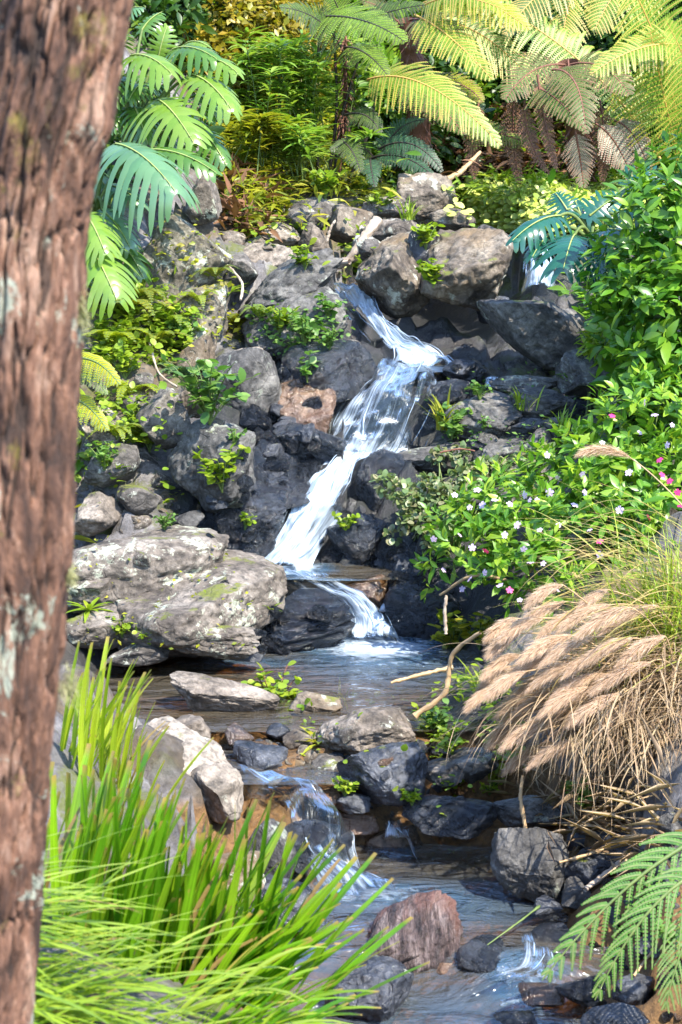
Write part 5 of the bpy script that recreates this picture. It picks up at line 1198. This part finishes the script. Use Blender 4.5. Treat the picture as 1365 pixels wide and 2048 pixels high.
tree_fern('drooping fern with bead-like leaflets at the lower right corner', (1440, 1790), (1440, 1740), 6.0, 6.0, [
    (((1440, 1660), (1270, 1720), (1085, 1960)), (0, -.1, -.2), 125, 15, 15, G_FERNP, M_STEMG, {'ang': 42, 'droop': .35, 'blunt': .85, 'gap': .42, 'up': DU, 'sides': (1,), 's0': .05}),
    (((1440, 1660), (1270, 1720), (1085, 1960)), (0.01, -.09, -.19), 125, 15, 15, G_FERNP, M_STEMG, {'ang': 48, 'droop': .55, 'blunt': .85, 'gap': .42, 'up': DU, 'sides': (-1,), 's0': .05}),
    (((1440, 1730), (1300, 1760), (1190, 2000)), (-.1, -.2, -.25), 120, 14, 13, G_FERNP, M_STEMG, {'ang': 45, 'droop': .5, 'blunt': .85, 'gap': .42, 'up': DU}),
    (((1440, 1800), (1370, 1830), (1330, 2020)), (-.1, -.2, -.25), 110, 14, 12, G_FERNP, M_STEMG, {'ang': 45, 'droop': .5, 'blunt': .85, 'gap': .42, 'up': DU})], .03, .02, 'fern', 'fern', trunk=False)
tree_fern('bright yellow fern peeping out behind the tree trunk', (130, 830), (120, 790), 10.0, 9.9, [
    (((120, 730), (185, 690), (240, 770)), (0, -.2, -.3), 50, 20, 10, G_FERNYY, M_STEMG, {'droop': .6}), (((130, 740), (180, 730), (215, 790)), (0, -.2, -.3), 30, 18, 9, G_FERNG, M_STEMG, {'droop': .6}),
    (((120, 800), (170, 785), (216, 862)), (0, -.2, -.3), 46, 18, 10, G_FERNYY, M_STEMG, {'droop': .6})], .03, .02, 'fern', 'fern', trunk=False)
# ------------------------------------------------------------------ back bank shrubs
shrub('shrub', 'olive brown small-leaved shrub at the top left of the back bank', 'shrub', [(430, 40, 14.6, 90), (520, 60, 14.8, 95), (470, 140, 14.5, 80), (560, 20, 15.0, 80), (390, 110, 14.3, 60)], 5200, LEAF_TINY, .07, G_OLIVE, 1, stemmat=M_STEMB)
shrub('shrub', 'olive brown shrub just above the slender-leaved plants', 'shrub', [(600, 90, 15.2, 80), (570, 160, 15.0, 70), (500, 220, 14.6, 60), (440, 230, 14.3, 50)], 3000, LEAF_TINY, .07, G_OLIVE, 2, stemmat=M_STEMB)
shrub('shrub', 'dark green shrub filling the top middle behind the black fern stems', 'shrub', [(660, 40, 16, 110), (740, 60, 16, 110), (620, 150, 15.6, 90), (700, 180, 15.6, 110), (770, 200, 15.4, 90)], 4200, LEAF, .11, G_MID, 3, stemmat=M_STEMB)
shrub('shrub', 'deep green shrub behind the broad pale fern frond', 'shrub', [(860, 40, 16.3, 120), (950, 60, 16.5, 120), (840, 200, 15.8, 110), (900, 280, 15.6, 80), (800, 290, 15.2, 80)], 4200, LEAF, .11, G_DARK, 4, stemmat=M_STEMB)
shrub('shrub', 'deep green shrub behind the silvery drooping fronds', 'shrub', [(1050, 40, 16.5, 120), (1150, 60, 16.5, 130), (1080, 200, 16.2, 110), (1180, 220, 16, 110)], 3800, LEAF, .11, G_DARK, 5, stemmat=M_STEMB)
shrub('shrub', 'deep green shrub behind the orange fern stalks in the top right corner', 'shrub', [(1280, 40, 16, 130), (1380, 60, 16, 130), (1300, 200, 15.6, 120), (1400, 230, 15, 120), (1290, 310, 15.2, 70)], 4200, LEAF, .12, G_DARK, 6, stemmat=M_STEMB)
shrub('shrub', 'dark shrub behind the tall split-leaf plant', 'shrub', [(300, 60, 14.2, 110), (200, 120, 14, 110), (250, 250, 13.4, 100), (340, 300, 13.2, 80), (180, 330, 12.6, 90), (380, 20, 14.6, 80)], 4600, LEAF, .11, G_DARK, 7, stemmat=M_STEMB)
def reeds(label, px, py, Y, n, h, seed, mat=G_REED):
    r = np.random.default_rng(seed); c = pix(px, py, Y); root = thing('slender_plant', label, 'plant', c); lf = MB(); st = MB(); H = h / ppm(c)
    for k in range(n):
        b = c + r.normal(size=3) * [.12, .12, .02]; hh = H * r.uniform(.55, 1.05)
        t = b + [r.normal() * .12, r.normal() * .1 - .1, hh]; A = bez(b, (b + t) / 2 + [0, 0, .1], t, 14); tube(st, A, np.linspace(.005, .002, 14), 4)
        m = 34; i = r.integers(4, 14, m); a = r.uniform(0, 6.28, m); 
        dd = unit(np.stack([np.cos(a), np.sin(a), r.uniform(.1, .9, m)], -1)); inst(lf, LEAF_NARROW, A[i], frames(dd, np.tile(UP, (m, 1)) + .01), r.uniform(.10, .19, m))
    lf.build('leaves', mat, root); st.build('stems', M_STEMG, root)
reeds('tallest slender-leaved plant on the back bank', 560, 270, 14.0, 14, 190, 1)
reeds('slender-leaved plant right of the tallest one by the black stems', 605, 300, 13.9, 14, 200, 2)
reeds('slender-leaved plant at the left end of its row', 535, 200, 14.2, 10, 120, 3)
reeds('short slender-leaved plant low on the back bank above the grey rock', 600, 360, 13.5, 12, 110, 4)
reeds('yellowish slender-leaved plant leaning over the white stone', 520, 330, 13.4, 12, 110, 5, G_YEL)

SC_ = scatter
SC_('undergrowth', 'yellow green weeds covering the bank behind the garden rocks', 'undergrowth', [(400, 240), (640, 220), (780, 400), (620, 440), (480, 470), (430, 340)], 3800, LEAF_NARROW, .06, .16, G_YEL, 1, .16)
SC_('undergrowth', 'mixed green undergrowth on the back bank', 'undergrowth', [(360, 0), (1365, 0), (1365, 350), (880, 345), (760, 380), (620, 300), (380, 200)], 9000, LEAF, .05, .13, G_MID, 2, .2)
SC_('dead_leaves', 'brown dead fern litter on the back bank', 'leaf litter', [(860, 260), (1240, 220), (1300, 362), (880, 362)], 2600, LEAF_NARROW, .08, .2, G_DEAD, 3, .15)
SC_('dead_leaves', 'brown dry stems beside the lichen-spotted block', 'leaf litter', [(440, 350), (530, 380), (560, 470), (450, 480)], 320, LEAF_FINE, .1, .24, G_DEAD, 4, .12)
SC_('leafy_lawn', 'pale leafy ground cover on the flat garden terrace', 'ground cover', [(880, 376), (1200, 370), (1365, 375), (1365, 440), (1060, 475), (1000, 460), (900, 440)], 7000, LEAF_ROUND, .03, .065, G_LAWN, 5, .05, rocks=.05, face=.9)
SC_('leafy_lawn', 'grass edge at the back of the leafy lawn', 'ground cover', [(895, 372), (1300, 368), (1300, 390), (895, 392)], 900, LEAF_NARROW, .08, .16, G_CLOVER, 6, .1)
SC_('left_bank_weeds', 'yellow green weeds hanging on the left bank', 'ground cover', [(180, 560), (300, 540), (400, 640), (350, 800), (280, 900), (180, 860)], 3400, LEAF_ROUND, .02, .055, G_CLOVER, 7, .12, clump=3.5, rocks=.3)
SC_('left_bank_weeds', 'yellow ferny weeds on the mossy outcrop', 'ground cover', [(300, 450), (450, 440), (470, 620), (500, 690), (360, 700), (300, 600)], 900, LEAF_TINY, .02, .055, G_YEL, 8, .05, clump=5, rocks=.35)
SC_('creeping_weed', 'creeping leaves clinging to the flat grey rock face', 'ground cover', [(500, 610), (690, 620), (700, 690), (560, 700), (500, 680)], 380, LEAF_ROUND, .015, .038, G_HERB, 9, .04, clump=5, rocks=1)
SC_('creeping_weed', 'sparse weeds on the rubble of the right bank', 'ground cover', [(840, 770), (1200, 720), (1250, 860), (900, 930)], 900, LEAF_TINY, .015, .04, G_HERB, 10, .06, clump=5)
SC_('creeping_weed', 'moss and tiny leaves on the lichen boulders', 'ground cover', [(150, 1080), (430, 1100), (560, 1240), (500, 1300), (160, 1300)], 1600, LEAF_TINY, .015, .035, G_YEL, 11, .02, clump=6, rocks=.13)
SC_('creeping_weed', 'small weeds among the dam stones', 'ground cover', [(560, 1400), (860, 1400), (1000, 1560), (900, 1640), (600, 1560)], 700, LEAF_ROUND, .015, .04, G_CLOVER, 12, .04, clump=6)
SC_('creeping_weed', 'fresh green weeds at the foot of the dry plume grass', 'ground cover', [(830, 1420), (1000, 1330), (1050, 1480), (1000, 1560), (860, 1500)], 900, LEAF_ROUND, .02, .045, G_CLOVER, 13, .05, clump=4)
SC_('creeping_weed', 'weeds between the stones at the head of the stream', 'ground cover', [(460, 450), (740, 440), (760, 560), (600, 560)], 800, LEAF_ROUND, .02, .06, G_CLOVER, 14, .06, clump=4)
SC_('creeping_weed', 'weeds on the rubble beside the tree trunk', 'ground cover', [(160, 840), (350, 860), (360, 1000), (170, 1050)], 900, LEAF_ROUND, .02, .055, G_CLOVER, 15, .06, clump=4)
SC_('creeping_weed', 'dark ferny growth under the hedge on the right bank', 'ground cover', [(1180, 560), (1365, 560), (1365, 900), (1240, 860)], 1600, LEAF, .05, .10, G_HEDGE, 16, .1)
SC_('litter', 'dry stalk litter on the bank beneath the plume grass', 'leaf litter', [(1000, 1560), (1365, 1560), (1365, 1760), (1130, 1720)], 350, LEAF_STRAW, .08, .24, M_DRY, 17, .04)

def cover(label, x0, x1, y0, y1, n, T_, s0, s1, mat, seed):           # plants on the banks beside the view
    r = np.random.default_rng(seed); x = r.uniform(x0, x1, n); y = r.uniform(y0, y1, n)
    k = vnoise(np.stack([x, y, 0 * x], -1) * 1.3, seed) > r.uniform(-.9, .2, n); x, y = x[k], y[k]; n = len(x)
    P = np.stack([x, y, T(x, y) + r.random(n) * .10], -1); mb = MB()
    inst(mb, T_, P, frames(unit(r.normal(size=(n, 3)) * [1, 1, .4] + UP * .35), unit(UP + r.normal(size=(n, 3)) * .4)), r.uniform(s0, s1, n))
    return tag(mb.build('bank_plants', mat), label, 'ground cover', kind='stuff')
cover('leafy ground cover on the left bank beyond the tree trunk', -6, -1.25, 4.5, 14, 9000, LEAF, .06, .14, G_MID, 91)
cover('yellow green ground cover on the left bank beyond the tree trunk', -6, -1.25, 4.5, 14, 5000, LEAF_NARROW, .08, .2, G_YEL, 92)
cover('leafy ground cover on the right bank behind the plume grass', 1.25, 6, 4.5, 14, 9000, LEAF, .06, .14, G_HEDGE, 93)
# ------------------------------------------------------------------ right bank: hedge, flowering bush, herb mat
shrub('leafy_hedge', 'tall bright green hedge along the right edge above the flowering bush', 'hedge', [(1330, 460, 10.2, 110), (1280, 560, 10.2, 95), (1350, 640, 10, 120), (1265, 660, 10.3, 70), (1320, 760, 9.9, 90), (1400, 400, 10.3, 120), (1440, 560, 10.2, 130), (1240, 600, 10.4, 45), (1250, 730, 10.2, 40)], 640, LEAF, .13, G_HEDGE, 21, rosette=5, stems=26, base=pix(1420, 900, 10.3), inner=.35)
fb = [(1310, 850, 9.6, 95), (1230, 900, 9.6, 85), (1350, 960, 9.3, 100), (1170, 950, 9.5, 70), (1260, 1000, 9.2, 90), (1100, 980, 9.5, 60), (1050, 1040, 9.3, 75), (1150, 1060, 9.1, 80), (980, 1040, 9.4, 70), (930, 1100, 9.3, 62), (1010, 1130, 9.1, 66), (1090, 1150, 8.9, 60), (1240, 1080, 9.0, 70), (1330, 1050, 9.0, 60), (900, 1060, 9.5, 40), (995, 1180, 9.0, 34), (880, 1150, 9.35, 26)]
bush, fpos, fd = shrub('flowering_bush', 'flowering bush with lilac and magenta blooms spreading over the right bank', 'flowering bush', fb, 500, leaf_t(.42, .1, .2), .098, G_IMP, 22, rosette=7, stems=40, base=pix(1240, 1120, 9.6), inner=.6)
r = np.random.default_rng(3)
FLW = [(1095, 910), (1115, 955), (1165, 948), (1100, 985), (1205, 885), (1225, 835), (1310, 830), (1335, 890), (1280, 865), (1290, 805), (910, 990), (955, 980), (990, 1000), (1020, 1008), (940, 1015), (1050, 990), (965, 1010), (1060, 1000), (1075, 1000), (1170, 985), (920, 1070), (945, 1095), (1010, 1070), (1048, 1098), (1062, 1125), (1087, 1127), (1035, 1050), (1135, 1100), (970, 1145), (940, 1158), (925, 1178), (888, 1140), (1115, 1180), (1040, 1200), (1118, 1050), (1180, 1060), (868, 1078), (1310, 1100), (1240, 1020), (1200, 1110), (1345, 850), (1000, 1170), (1080, 1060), (1150, 1010), (1258, 945)]
MAG = [(972, 1102), (1200, 1083), (1340, 962), (1325, 950), (1356, 985), (1320, 920), (1362, 1012), (1020, 1180), (1298, 1035), (1225, 832)]
for k, (px, py) in enumerate(FLW + MAG):
    w = ray(px, py); w = unit(w); rel = fpos - CAM; al = rel @ w; dist = np.linalg.norm(rel - al[:, None] * w, axis=1)
    cand = np.where(dist < .09)[0]; dep = al[cand].min() if len(cand) else 9.4
    c = CAM + w * (dep - .085)
    nn = unit(np.array([-.1, -.7, .55]) + r.normal(size=3) * .55)
    flower_geo(c, nn, .012 + .008 * r.random() if k < len(FLW) else .017, k).build('flower', M_PINK if k < len(FLW) else M_MAG, bush)
shrub('herb_mat', 'low grey green herb mat hanging over dark rocks left of the flowering bush', 'herb mat', [(770, 965, 10.05, 20), (800, 985, 10.0, 24), (830, 1010, 9.95, 28), (860, 975, 10.0, 28), (890, 1000, 9.9, 30), (850, 1050, 9.85, 26), (815, 1045, 9.9, 20), (905, 1040, 9.8, 26), (930, 960, 10.05, 26), (965, 940, 10.1, 24), (1005, 935, 10.1, 22), (1050, 920, 10.1, 24), (1085, 905, 10.1, 20), (785, 1075, 9.95, 14), (880, 910, 10.3, 16), (920, 905, 10.25, 18), (870, 1085, 9.7, 22)], 1900, LEAF_ROUND, .034, G_GREY, 23, stems=30, inner=.3)
shrub('small_bush', 'small fresh green bush between the leaning slab and the hedge', 'shrub', [(1215, 680, 10.6, 30), (1190, 700, 10.7, 25)], 200, LEAF_NARROW, .09, G_CLOVER, 24, stems=6)
for k, (a, b, c_, d_, e_, f_) in enumerate([(880, 1190, 960, 1150, 1090, 1190), (1000, 1125, 1060, 1110, 1150, 1150), (1030, 1180, 1090, 1120, 1160, 1160)]):
    s_ = MB(); P = [pix(a, b, 9.2), pix(c_, d_, 9.1), pix(e_, f_, 9.15)]; tube(s_, spline(P, 20), np.linspace(.006, .012, 20), 6); s_.build('branch', M_TWIG, bush)

# ------------------------------------------------------------------ dry plume grass
def plume_geo(A, n, ln, seed, mb):
    r = np.random.default_rng(seed); m = len(A); q = r.uniform(.05, 1, n) ** .9 * (m - 1); i = np.minimum(q.astype(int), m - 2)
    P = A[i] + (A[i + 1] - A[i]) * (q - i)[:, None]; Tn = unit(A[i + 1] - A[i])
    rd = unit(np.cross(Tn, rdir(n, r))); P = P + rd * (.016 * r.random((n, 1)) ** .5 * np.sin(np.pi * np.clip(q / (m - 1), .05, .97))[:, None]); d = unit(Tn * 1.3 + rd * .32 + r.normal(size=(n, 3)) * .16 - UP * .22); s = ln * (.35 + .65 * np.sin(np.pi * np.clip(q / (m - 1), .04, .96)) ** .7) * r.uniform(.6, 1.2, n)
    Tm = (np.array([(-.011, 0, 0), (.011, 0, 0), (.010, .55, -.03), (0, 1, -.12), (-.010, .55, -.03)], float), np.array([(0, 1, 2), (0, 2, 4), (4, 2, 3)]))
    inst(mb, Tm, P, frames(d, rdir(n, r)), s)
gb = pix(1400, 1400, 7.5); gb[2] = float(T(gb[0], gb[1])) - .02
grass = thing('plume_grass', 'huge dry plume grass clump with feathery tan seed heads at the right edge', 'ornamental grass', gb)
r = np.random.default_rng(8)
ctr = pix(1370, 1380, 7.5)
mb = MB(); n = 1500                                                   # hanging dry blades
az = r.uniform(R_(130), R_(280), n)
blades(mb, ctr + r.normal(size=(n, 3)) * [.16, .16, .07], az, r.uniform(.25, .66, n), r.uniform(R_(0), R_(60), n), r.uniform(R_(50), R_(150), n), r.uniform(.002, .007, n), 12, .1, .2)
c2 = pix(1310, 1400, 7.35)
n = 1500
blades(mb, c2 + r.normal(size=(n, 3)) * [.22, .14, .06], r.uniform(R_(150), R_(290), n), r.uniform(.22, .48, n), r.uniform(R_(-20), R_(30), n), r.uniform(R_(50), R_(90), n), r.uniform(.002, .006, n), 10, .1, .2)
mb.build('dry_blades', M_DRY, grass)
mb = MB(); n = 260                                                   # upper arching golden blades
blades(mb, pix(1410, 1250, 7.6) + r.normal(size=(n, 3)) * [.12, .14, .14], r.uniform(R_(140), R_(230), n), r.uniform(.40, .80, n), r.uniform(R_(5), R_(50), n), r.uniform(R_(30), R_(110), n), r.uniform(.004, .010, n), 12, .1, .2)
mb.build('golden_blades', M_STRAWY, grass)
mb = MB(); n = 520                                                   # fresh green blades inside
blades(mb, pix(1380, 1330, 7.6) + r.normal(size=(n, 3)) * [.14, .12, .05], r.uniform(R_(60), R_(300), n), r.uniform(.3, .6, n), r.uniform(R_(40), R_(95), n), r.uniform(R_(20), R_(80), n), r.uniform(.003, .007, n), 9, .1, .2)
mb.build('green_blades', G_FINE, grass)
PL = [(1005, 1290, 60), (1000, 1330, 70), (1040, 1255, 80), (1080, 1230, 90), (1120, 1245, 90), (1165, 1232, 100), (1205, 1240, 100), (1255, 1232, 110), (1180, 1205, 60), (1010, 1370, 70), (1040, 1400, 90), (1030, 1440, 90), (1060, 1330, 100), (1090, 1290, 100), (1110, 1345, 110), (1130, 1300, 100), (1150, 1370, 110), (1080, 1400, 110), (1060, 1460, 110), (1100, 1440, 110), (1150, 1420, 110), (1180, 1320, 110), (1210, 1300, 100), (1200, 1370, 110), (1240, 1350, 110), (1060, 1510, 100), (1110, 1500, 110), (1160, 1480, 110), (1210, 1450, 110), (1250, 1420, 110), (1040, 1345, 80), (1280, 1300, 90), (1300, 1360, 100), (960, 1400, 60), (930, 1440, 60), (1010, 1470, 70), (1075, 1365, 100), (1130, 1400, 100), (1190, 1415, 100), (985, 1360, 60), (1085, 1190, 70), (1000, 1260, 60)]
for k, (px, py, ln) in enumerate(PL):
    if px < 950: continue
    px += 6
    Y = 7.25 + r.uniform(-.22, .18) - .0003 * (1300 - px) * 0
    top = pix(px + ln * .5, py - 18 - r.uniform(0, 10), Y + .05); tip = pix(px - ln * .55, py + ln * .32, Y - .05); mid = pix(px - ln * .05, py - 16, Y)
    root_ = ctr + r.normal(size=3) * [.1, .1, .06]
    mb = MB(); A = np.vstack([bez(root_, (root_ + top) / 2 + UP * .12, top, 14)[:-1], bez(top, mid, tip, 14)])
    tube(mb, A, np.linspace(.0035, .0015, len(A)), 4, 1)
    plume_geo(A[12:], int(r.uniform(1100, 1600)), r.uniform(.045, .065), 500 + k, mb)
    mb.build('plume', [M_PLUME, M_TWIG], grass)
mb = MB(); top = pix(1260, 915, 8.8); tip = pix(1158, 908, 8.7); A = np.vstack([bez(pix(1430, 1090, 8.6), pix(1330, 960, 8.7), top, 16)[:-1], bez(top, pix(1205, 885, 8.75), tip, 12)])
lone = thing('plume_stalk', 'single tan plume arching over the flowering bush', 'grass stem', A[0])
tube(mb, A, np.linspace(.004, .0015, len(A)), 4); mb.build('stem', M_TWIG, lone); mb = MB(); plume_geo(A[14:], 1400, .06, 77, mb); mb.build('plume', M_PLUME, lone)

# ------------------------------------------------------------------ little plants, each of its own
H = herb
H(420, 850, 130, 'leafy herb growing over the egg-shaped boulder', G_HERB, n=22, ls=.2)
H(380, 770, 90, 'small bluish herb above the egg-shaped boulder', G_FERNT, 'fernlet', n=9)
H(300, 905, 100, 'yellow green clover clump below the egg-shaped boulder', G_CLOVER, n=18, ls=.22)
H(250, 640, 110, 'yellow fern under the hanging split leaves', G_YEL, 'fernlet', n=10, name='small_fern', cat='fern')
H(260, 800, 90, 'golden fern beside the yellow frond at the trunk', G_FERNY, 'fernlet', n=8, name='small_fern', cat='fern')
H(310, 700, 80, 'mid green fern on the slope above the egg-shaped boulder', G_YEL, 'fernlet', n=9, name='small_fern', cat='fern')
H(400, 610, 60, 'yellow fern tuft hanging on the mossy outcrop', G_FERNY, 'fernlet', n=8, name='small_fern', cat='fern')
H(480, 660, 70, 'olive fern tuft right of the mossy outcrop', G_YEL, 'fernlet', n=8, name='small_fern', cat='fern')
H(462, 585, 44, 'bright rosette at the left end of the sloping ledge', G_CLOVER, 'rosette')
H(610, 690, 80, 'trailing herb on the flat grey rock face', G_HERB, n=14, ls=.2)
H(655, 640, 50, 'small herb near the pale end of the sloping ledge', G_HERB, n=8)
H(852, 500, 60, 'green weed in the crack between the two tan boulders', G_CLOVER, n=12, ls=.26)
H(868, 575, 60, 'green weed hanging above the dark hollow', G_CLOVER, n=10, ls=.3)
H(690, 490, 50, 'pale green herb beside the driftwood', G_REED, 'rosette', n=18)
H(610, 540, 46, 'weed at the left of the driftwood', G_CLOVER, n=9)
H(760, 430, 44, 'yellow green weed on top of the garden rocks', G_CLOVER, n=10)
H(815, 440, 44, 'grassy weed in front of the pointed brown boulder', G_CLOVER, 'grass')
H(445, 985, 90, 'green herb growing on the black rocks left of the chute', G_CLOVER, n=16, ls=.22)
H(490, 1060, 34, 'tiny green weed low on the black rocks', G_CLOVER, n=6)
H(690, 1060, 40, 'tiny green weed right of the chute', G_CLOVER, n=7)
H(470, 890, 34, 'tiny herb on the crown of the cracked boulder', G_HERB, n=6)
H(615, 765, 60, 'thin weed dangling on the wet black dome', G_HERB, n=5)
H(178, 1222, 56, 'yellow green rosette beside the tree trunk', G_CLOVER, 'rosette')
H(548, 1440, 96, 'reddish green herb on the end of the long pale rock', G_CLOVER, n=22, ls=.2, stemmat=M_STEMR)
H(690, 1412, 60, 'strap-like seedling standing at the near edge of the calm pool', G_CLOVER, 'grass', n=9)
H(640, 1490, 60, 'pale seedling left of the broad pale boulder', G_YEL, 'rosette', n=10)
H(690, 1592, 38, 'weed in front of the angular dark boulder', G_CLOVER, n=9)
H(825, 1612, 40, 'weed below the angular dark boulder', G_CLOVER, n=9)
H(910, 1580, 50, 'bright weed on the undercut rock', G_CLOVER, n=12)
H(980, 1590, 40, 'weed where the flat grey rock meets the undercut rock', G_CLOVER, n=8)
H(1170, 1620, 60, 'green weed under the hanging dry grass', G_HERB, n=14)
H(905, 1705, 20, 'tiny leaf sprout in the brown stream', G_CLOVER, 'rosette', n=6)
H(885, 860, 80, 'arching yellow grass right of the broad veil', G_YEL, 'grass', n=30)
H(905, 880, 60, 'leafy weed under the arching yellow grass', G_HERB, n=12)
H(960, 800, 40, 'small weed on the broad layered slab', G_HERB, n=8)
H(1045, 820, 50, 'grassy weed between the layered slabs', G_CLOVER, 'grass')
H(1150, 790, 50, 'leafy weed under the small fresh bush', G_HERB, n=10)
H(1205, 700, 60, 'tuft of grass under the hedge', G_CLOVER, 'grass')
H(1120, 870, 60, 'grass tuft beside the flowering bush', G_CLOVER, 'grass')
H(970, 860, 36, 'tiny weed at the corner of the broad layered slab', G_HERB, n=6)
H(905, 1310, 90, 'yellow green twig plant overhanging the calm pool', G_YEL, n=14, ls=.22)
H(960, 1300, 80, 'yellow sprig climbing beside the plume grass', G_YEL, n=10, ls=.22)
H(965, 1400, 80, 'broad-leaved grass at the right shore of the calm pool', G_CLOVER, 'grass', n=30)
H(870, 1470, 60, 'round-leaved herb right of the broad pale boulder', G_HERB, n=16, ls=.25)
H(905, 1510, 60, 'clover herb at the foot of the plume grass', G_CLOVER, n=16, ls=.25)
H(990, 1560, 60, 'reddish grass tuft under the plume grass', G_YEL, 'grass', n=30)
H(500, 450, 60, 'yellow grass tuft behind the white slab', G_YEL, 'grass', n=30)
H(470, 400, 70, 'brownish fern beside the lichen-spotted block', G_YEL, 'fernlet', n=9, name='small_fern', cat='fern')
H(650, 400, 60, 'yellow green weed behind the round dark rock', G_CLOVER, n=16)
H(720, 400, 50, 'low leafy weed under the black fern stems', G_CLOVER, n=14)
H(225, 960, 50, 'weed among the rubble by the tree trunk', G_CLOVER, n=10)
H(300, 1290, 36, 'weed on the waterline of the lichen boulders', G_CLOVER, n=10)
H(540, 1220, 30, 'tiny weed at the tip of the largest lichen boulder', G_CLOVER, 'rosette', n=8)
H(1340, 1890, 50, 'green weed at the right edge above the bottom stones', G_HERB, n=8)

for k, (x, y, sz, lab) in enumerate([(225, 700, 90, 'lime fern tuft between the trunk and the long thin root'), (290, 610, 80, 'lime fern tuft right under the lowest hanging split leaf'), (345, 660, 80, 'lime fern tuft left of the leaning brown shard'), (235, 880, 70, 'lime fern tuft beside the clover clump'), (430, 560, 60, 'lime fern tuft on the right corner of the mossy outcrop'), (520, 640, 60, 'lime fern tuft under the left end of the sloping ledge')]):
    H(x, y, sz, lab, [G_FERNY, G_YEL, G_CLOVER][k % 3], 'fernlet', n=9, name='small_fern', cat='fern')
for k, (x, y, sz, lab) in enumerate([(560, 670, 60, 'leafy herb at the middle of the flat grey rock face'), (370, 690, 60, 'leafy herb at the root of the leaning brown shard'), (250, 760, 70, 'leafy herb beside the bright yellow fern at the trunk'), (210, 940, 60, 'leafy herb low on the rubble by the trunk'), (400, 1010, 40, 'leafy herb at the corner of the cracked boulder'), (330, 1060, 36, 'leafy herb at the back of the broad lichen boulder'), (245, 1275, 46, 'leafy herb at the waterline left of the long low block'), (660, 700, 40, 'leafy herb on the cap stone of the wet dome')]):
    H(x, y, sz, lab, [G_CLOVER, G_HERB][k % 2], n=14, ls=.22)
# ------------------------------------------------------------------ sticks and driftwood
def stick(label, pts, r0, r1, mat=M_TWIG, name='stick', cat='stick', n=24, knots=.15):
    P = spline([pix(*p) for p in pts], n); mb = MB()
    tube(mb, P + rng.normal(size=P.shape) * r0 * .12, np.linspace(r0, r1, n) * (1 + knots * rng.normal(size=n)), 8)
    return tag(mb.build(name, mat, origin=P[0]), label, cat)
stick('bleached driftwood log lying diagonally at the head of the stream', [(640, 530, 12.0), (690, 525, 11.9), (725, 480, 11.9), (757, 440, 12.0)], .022, .034, M_WOOD, 'driftwood', 'driftwood')
stick('thin driftwood branch beside the diagonal log', [(655, 480, 12.1), (662, 455, 12.1), (672, 440, 12.1)], .010, .006, M_WOOD, 'driftwood', 'driftwood')
stick('grey stick lying left of the driftwood log', [(600, 532, 12.0), (650, 528, 11.95), (700, 524, 11.85)], .012, .014, M_WOOD)
stick('fallen brown stick leaning on the back bank', [(880, 365, 13.6), (920, 345, 13.7), (962, 304, 13.9)], .022, .012, M_TWIG)
stick('tan stick poking over the calm pool', [(782, 1366, 8.3), (840, 1350, 8.35), (905, 1335, 8.4)], .007, .010)
stick('pale dead stem hanging from the plume grass', [(1046, 1552, 7.3), (1042, 1600, 7.25), (1052, 1660, 7.2)], .006, .008)
stick('orange twig on the stones beside the drooping fern', [(1268, 1952, 6.2), (1290, 1922, 6.25), (1318, 1890, 6.3)], .005, .006)
stick('brown stick among the dark bank stones', [(1120, 1725, 6.95), (1200, 1700, 7.0), (1300, 1650, 7.1)], .006, .007)
stick('thick grey stick between the bank stones', [(1170, 1780, 6.8), (1230, 1735, 6.9), (1300, 1690, 7.0)], .010, .012, M_WOOD)
stick('hanging pale root across the left bank rocks', [(482, 600, 11.0), (485, 570, 11.1), (470, 545, 11.2), (455, 530, 11.3)], .008, .005, M_WOOD, 'root', 'root')
stick('long thin root trailing down the left bank', [(355, 775, 10.4), (318, 745, 10.6), (300, 690, 10.8), (275, 640, 11.0)], .006, .005, M_WOOD, 'root', 'root')
stick('tan stem rising from the shore beside the plume grass', [(830, 1432, 8.0), (890, 1385, 8.0), (905, 1310, 8.0), (960, 1265, 7.9)], .012, .008)
stick('dead upright twig below the flowering bush', [(892, 1268, 9.0), (890, 1220, 9.0), (893, 1190, 9.0)], .009, .007, M_WOOD)
stick('reddish twig on the right bank above the herb mat', [(880, 905, 10.2), (920, 898, 10.2), (950, 902, 10.2)], .005, .004, M_STEMR)
stick('green reed leaf floating in the brown stream', [(975, 1890, 6.6), (1030, 1850, 6.7), (1080, 1812, 6.8)], .002, .005, M_STEMG, 'reed', 'reed')
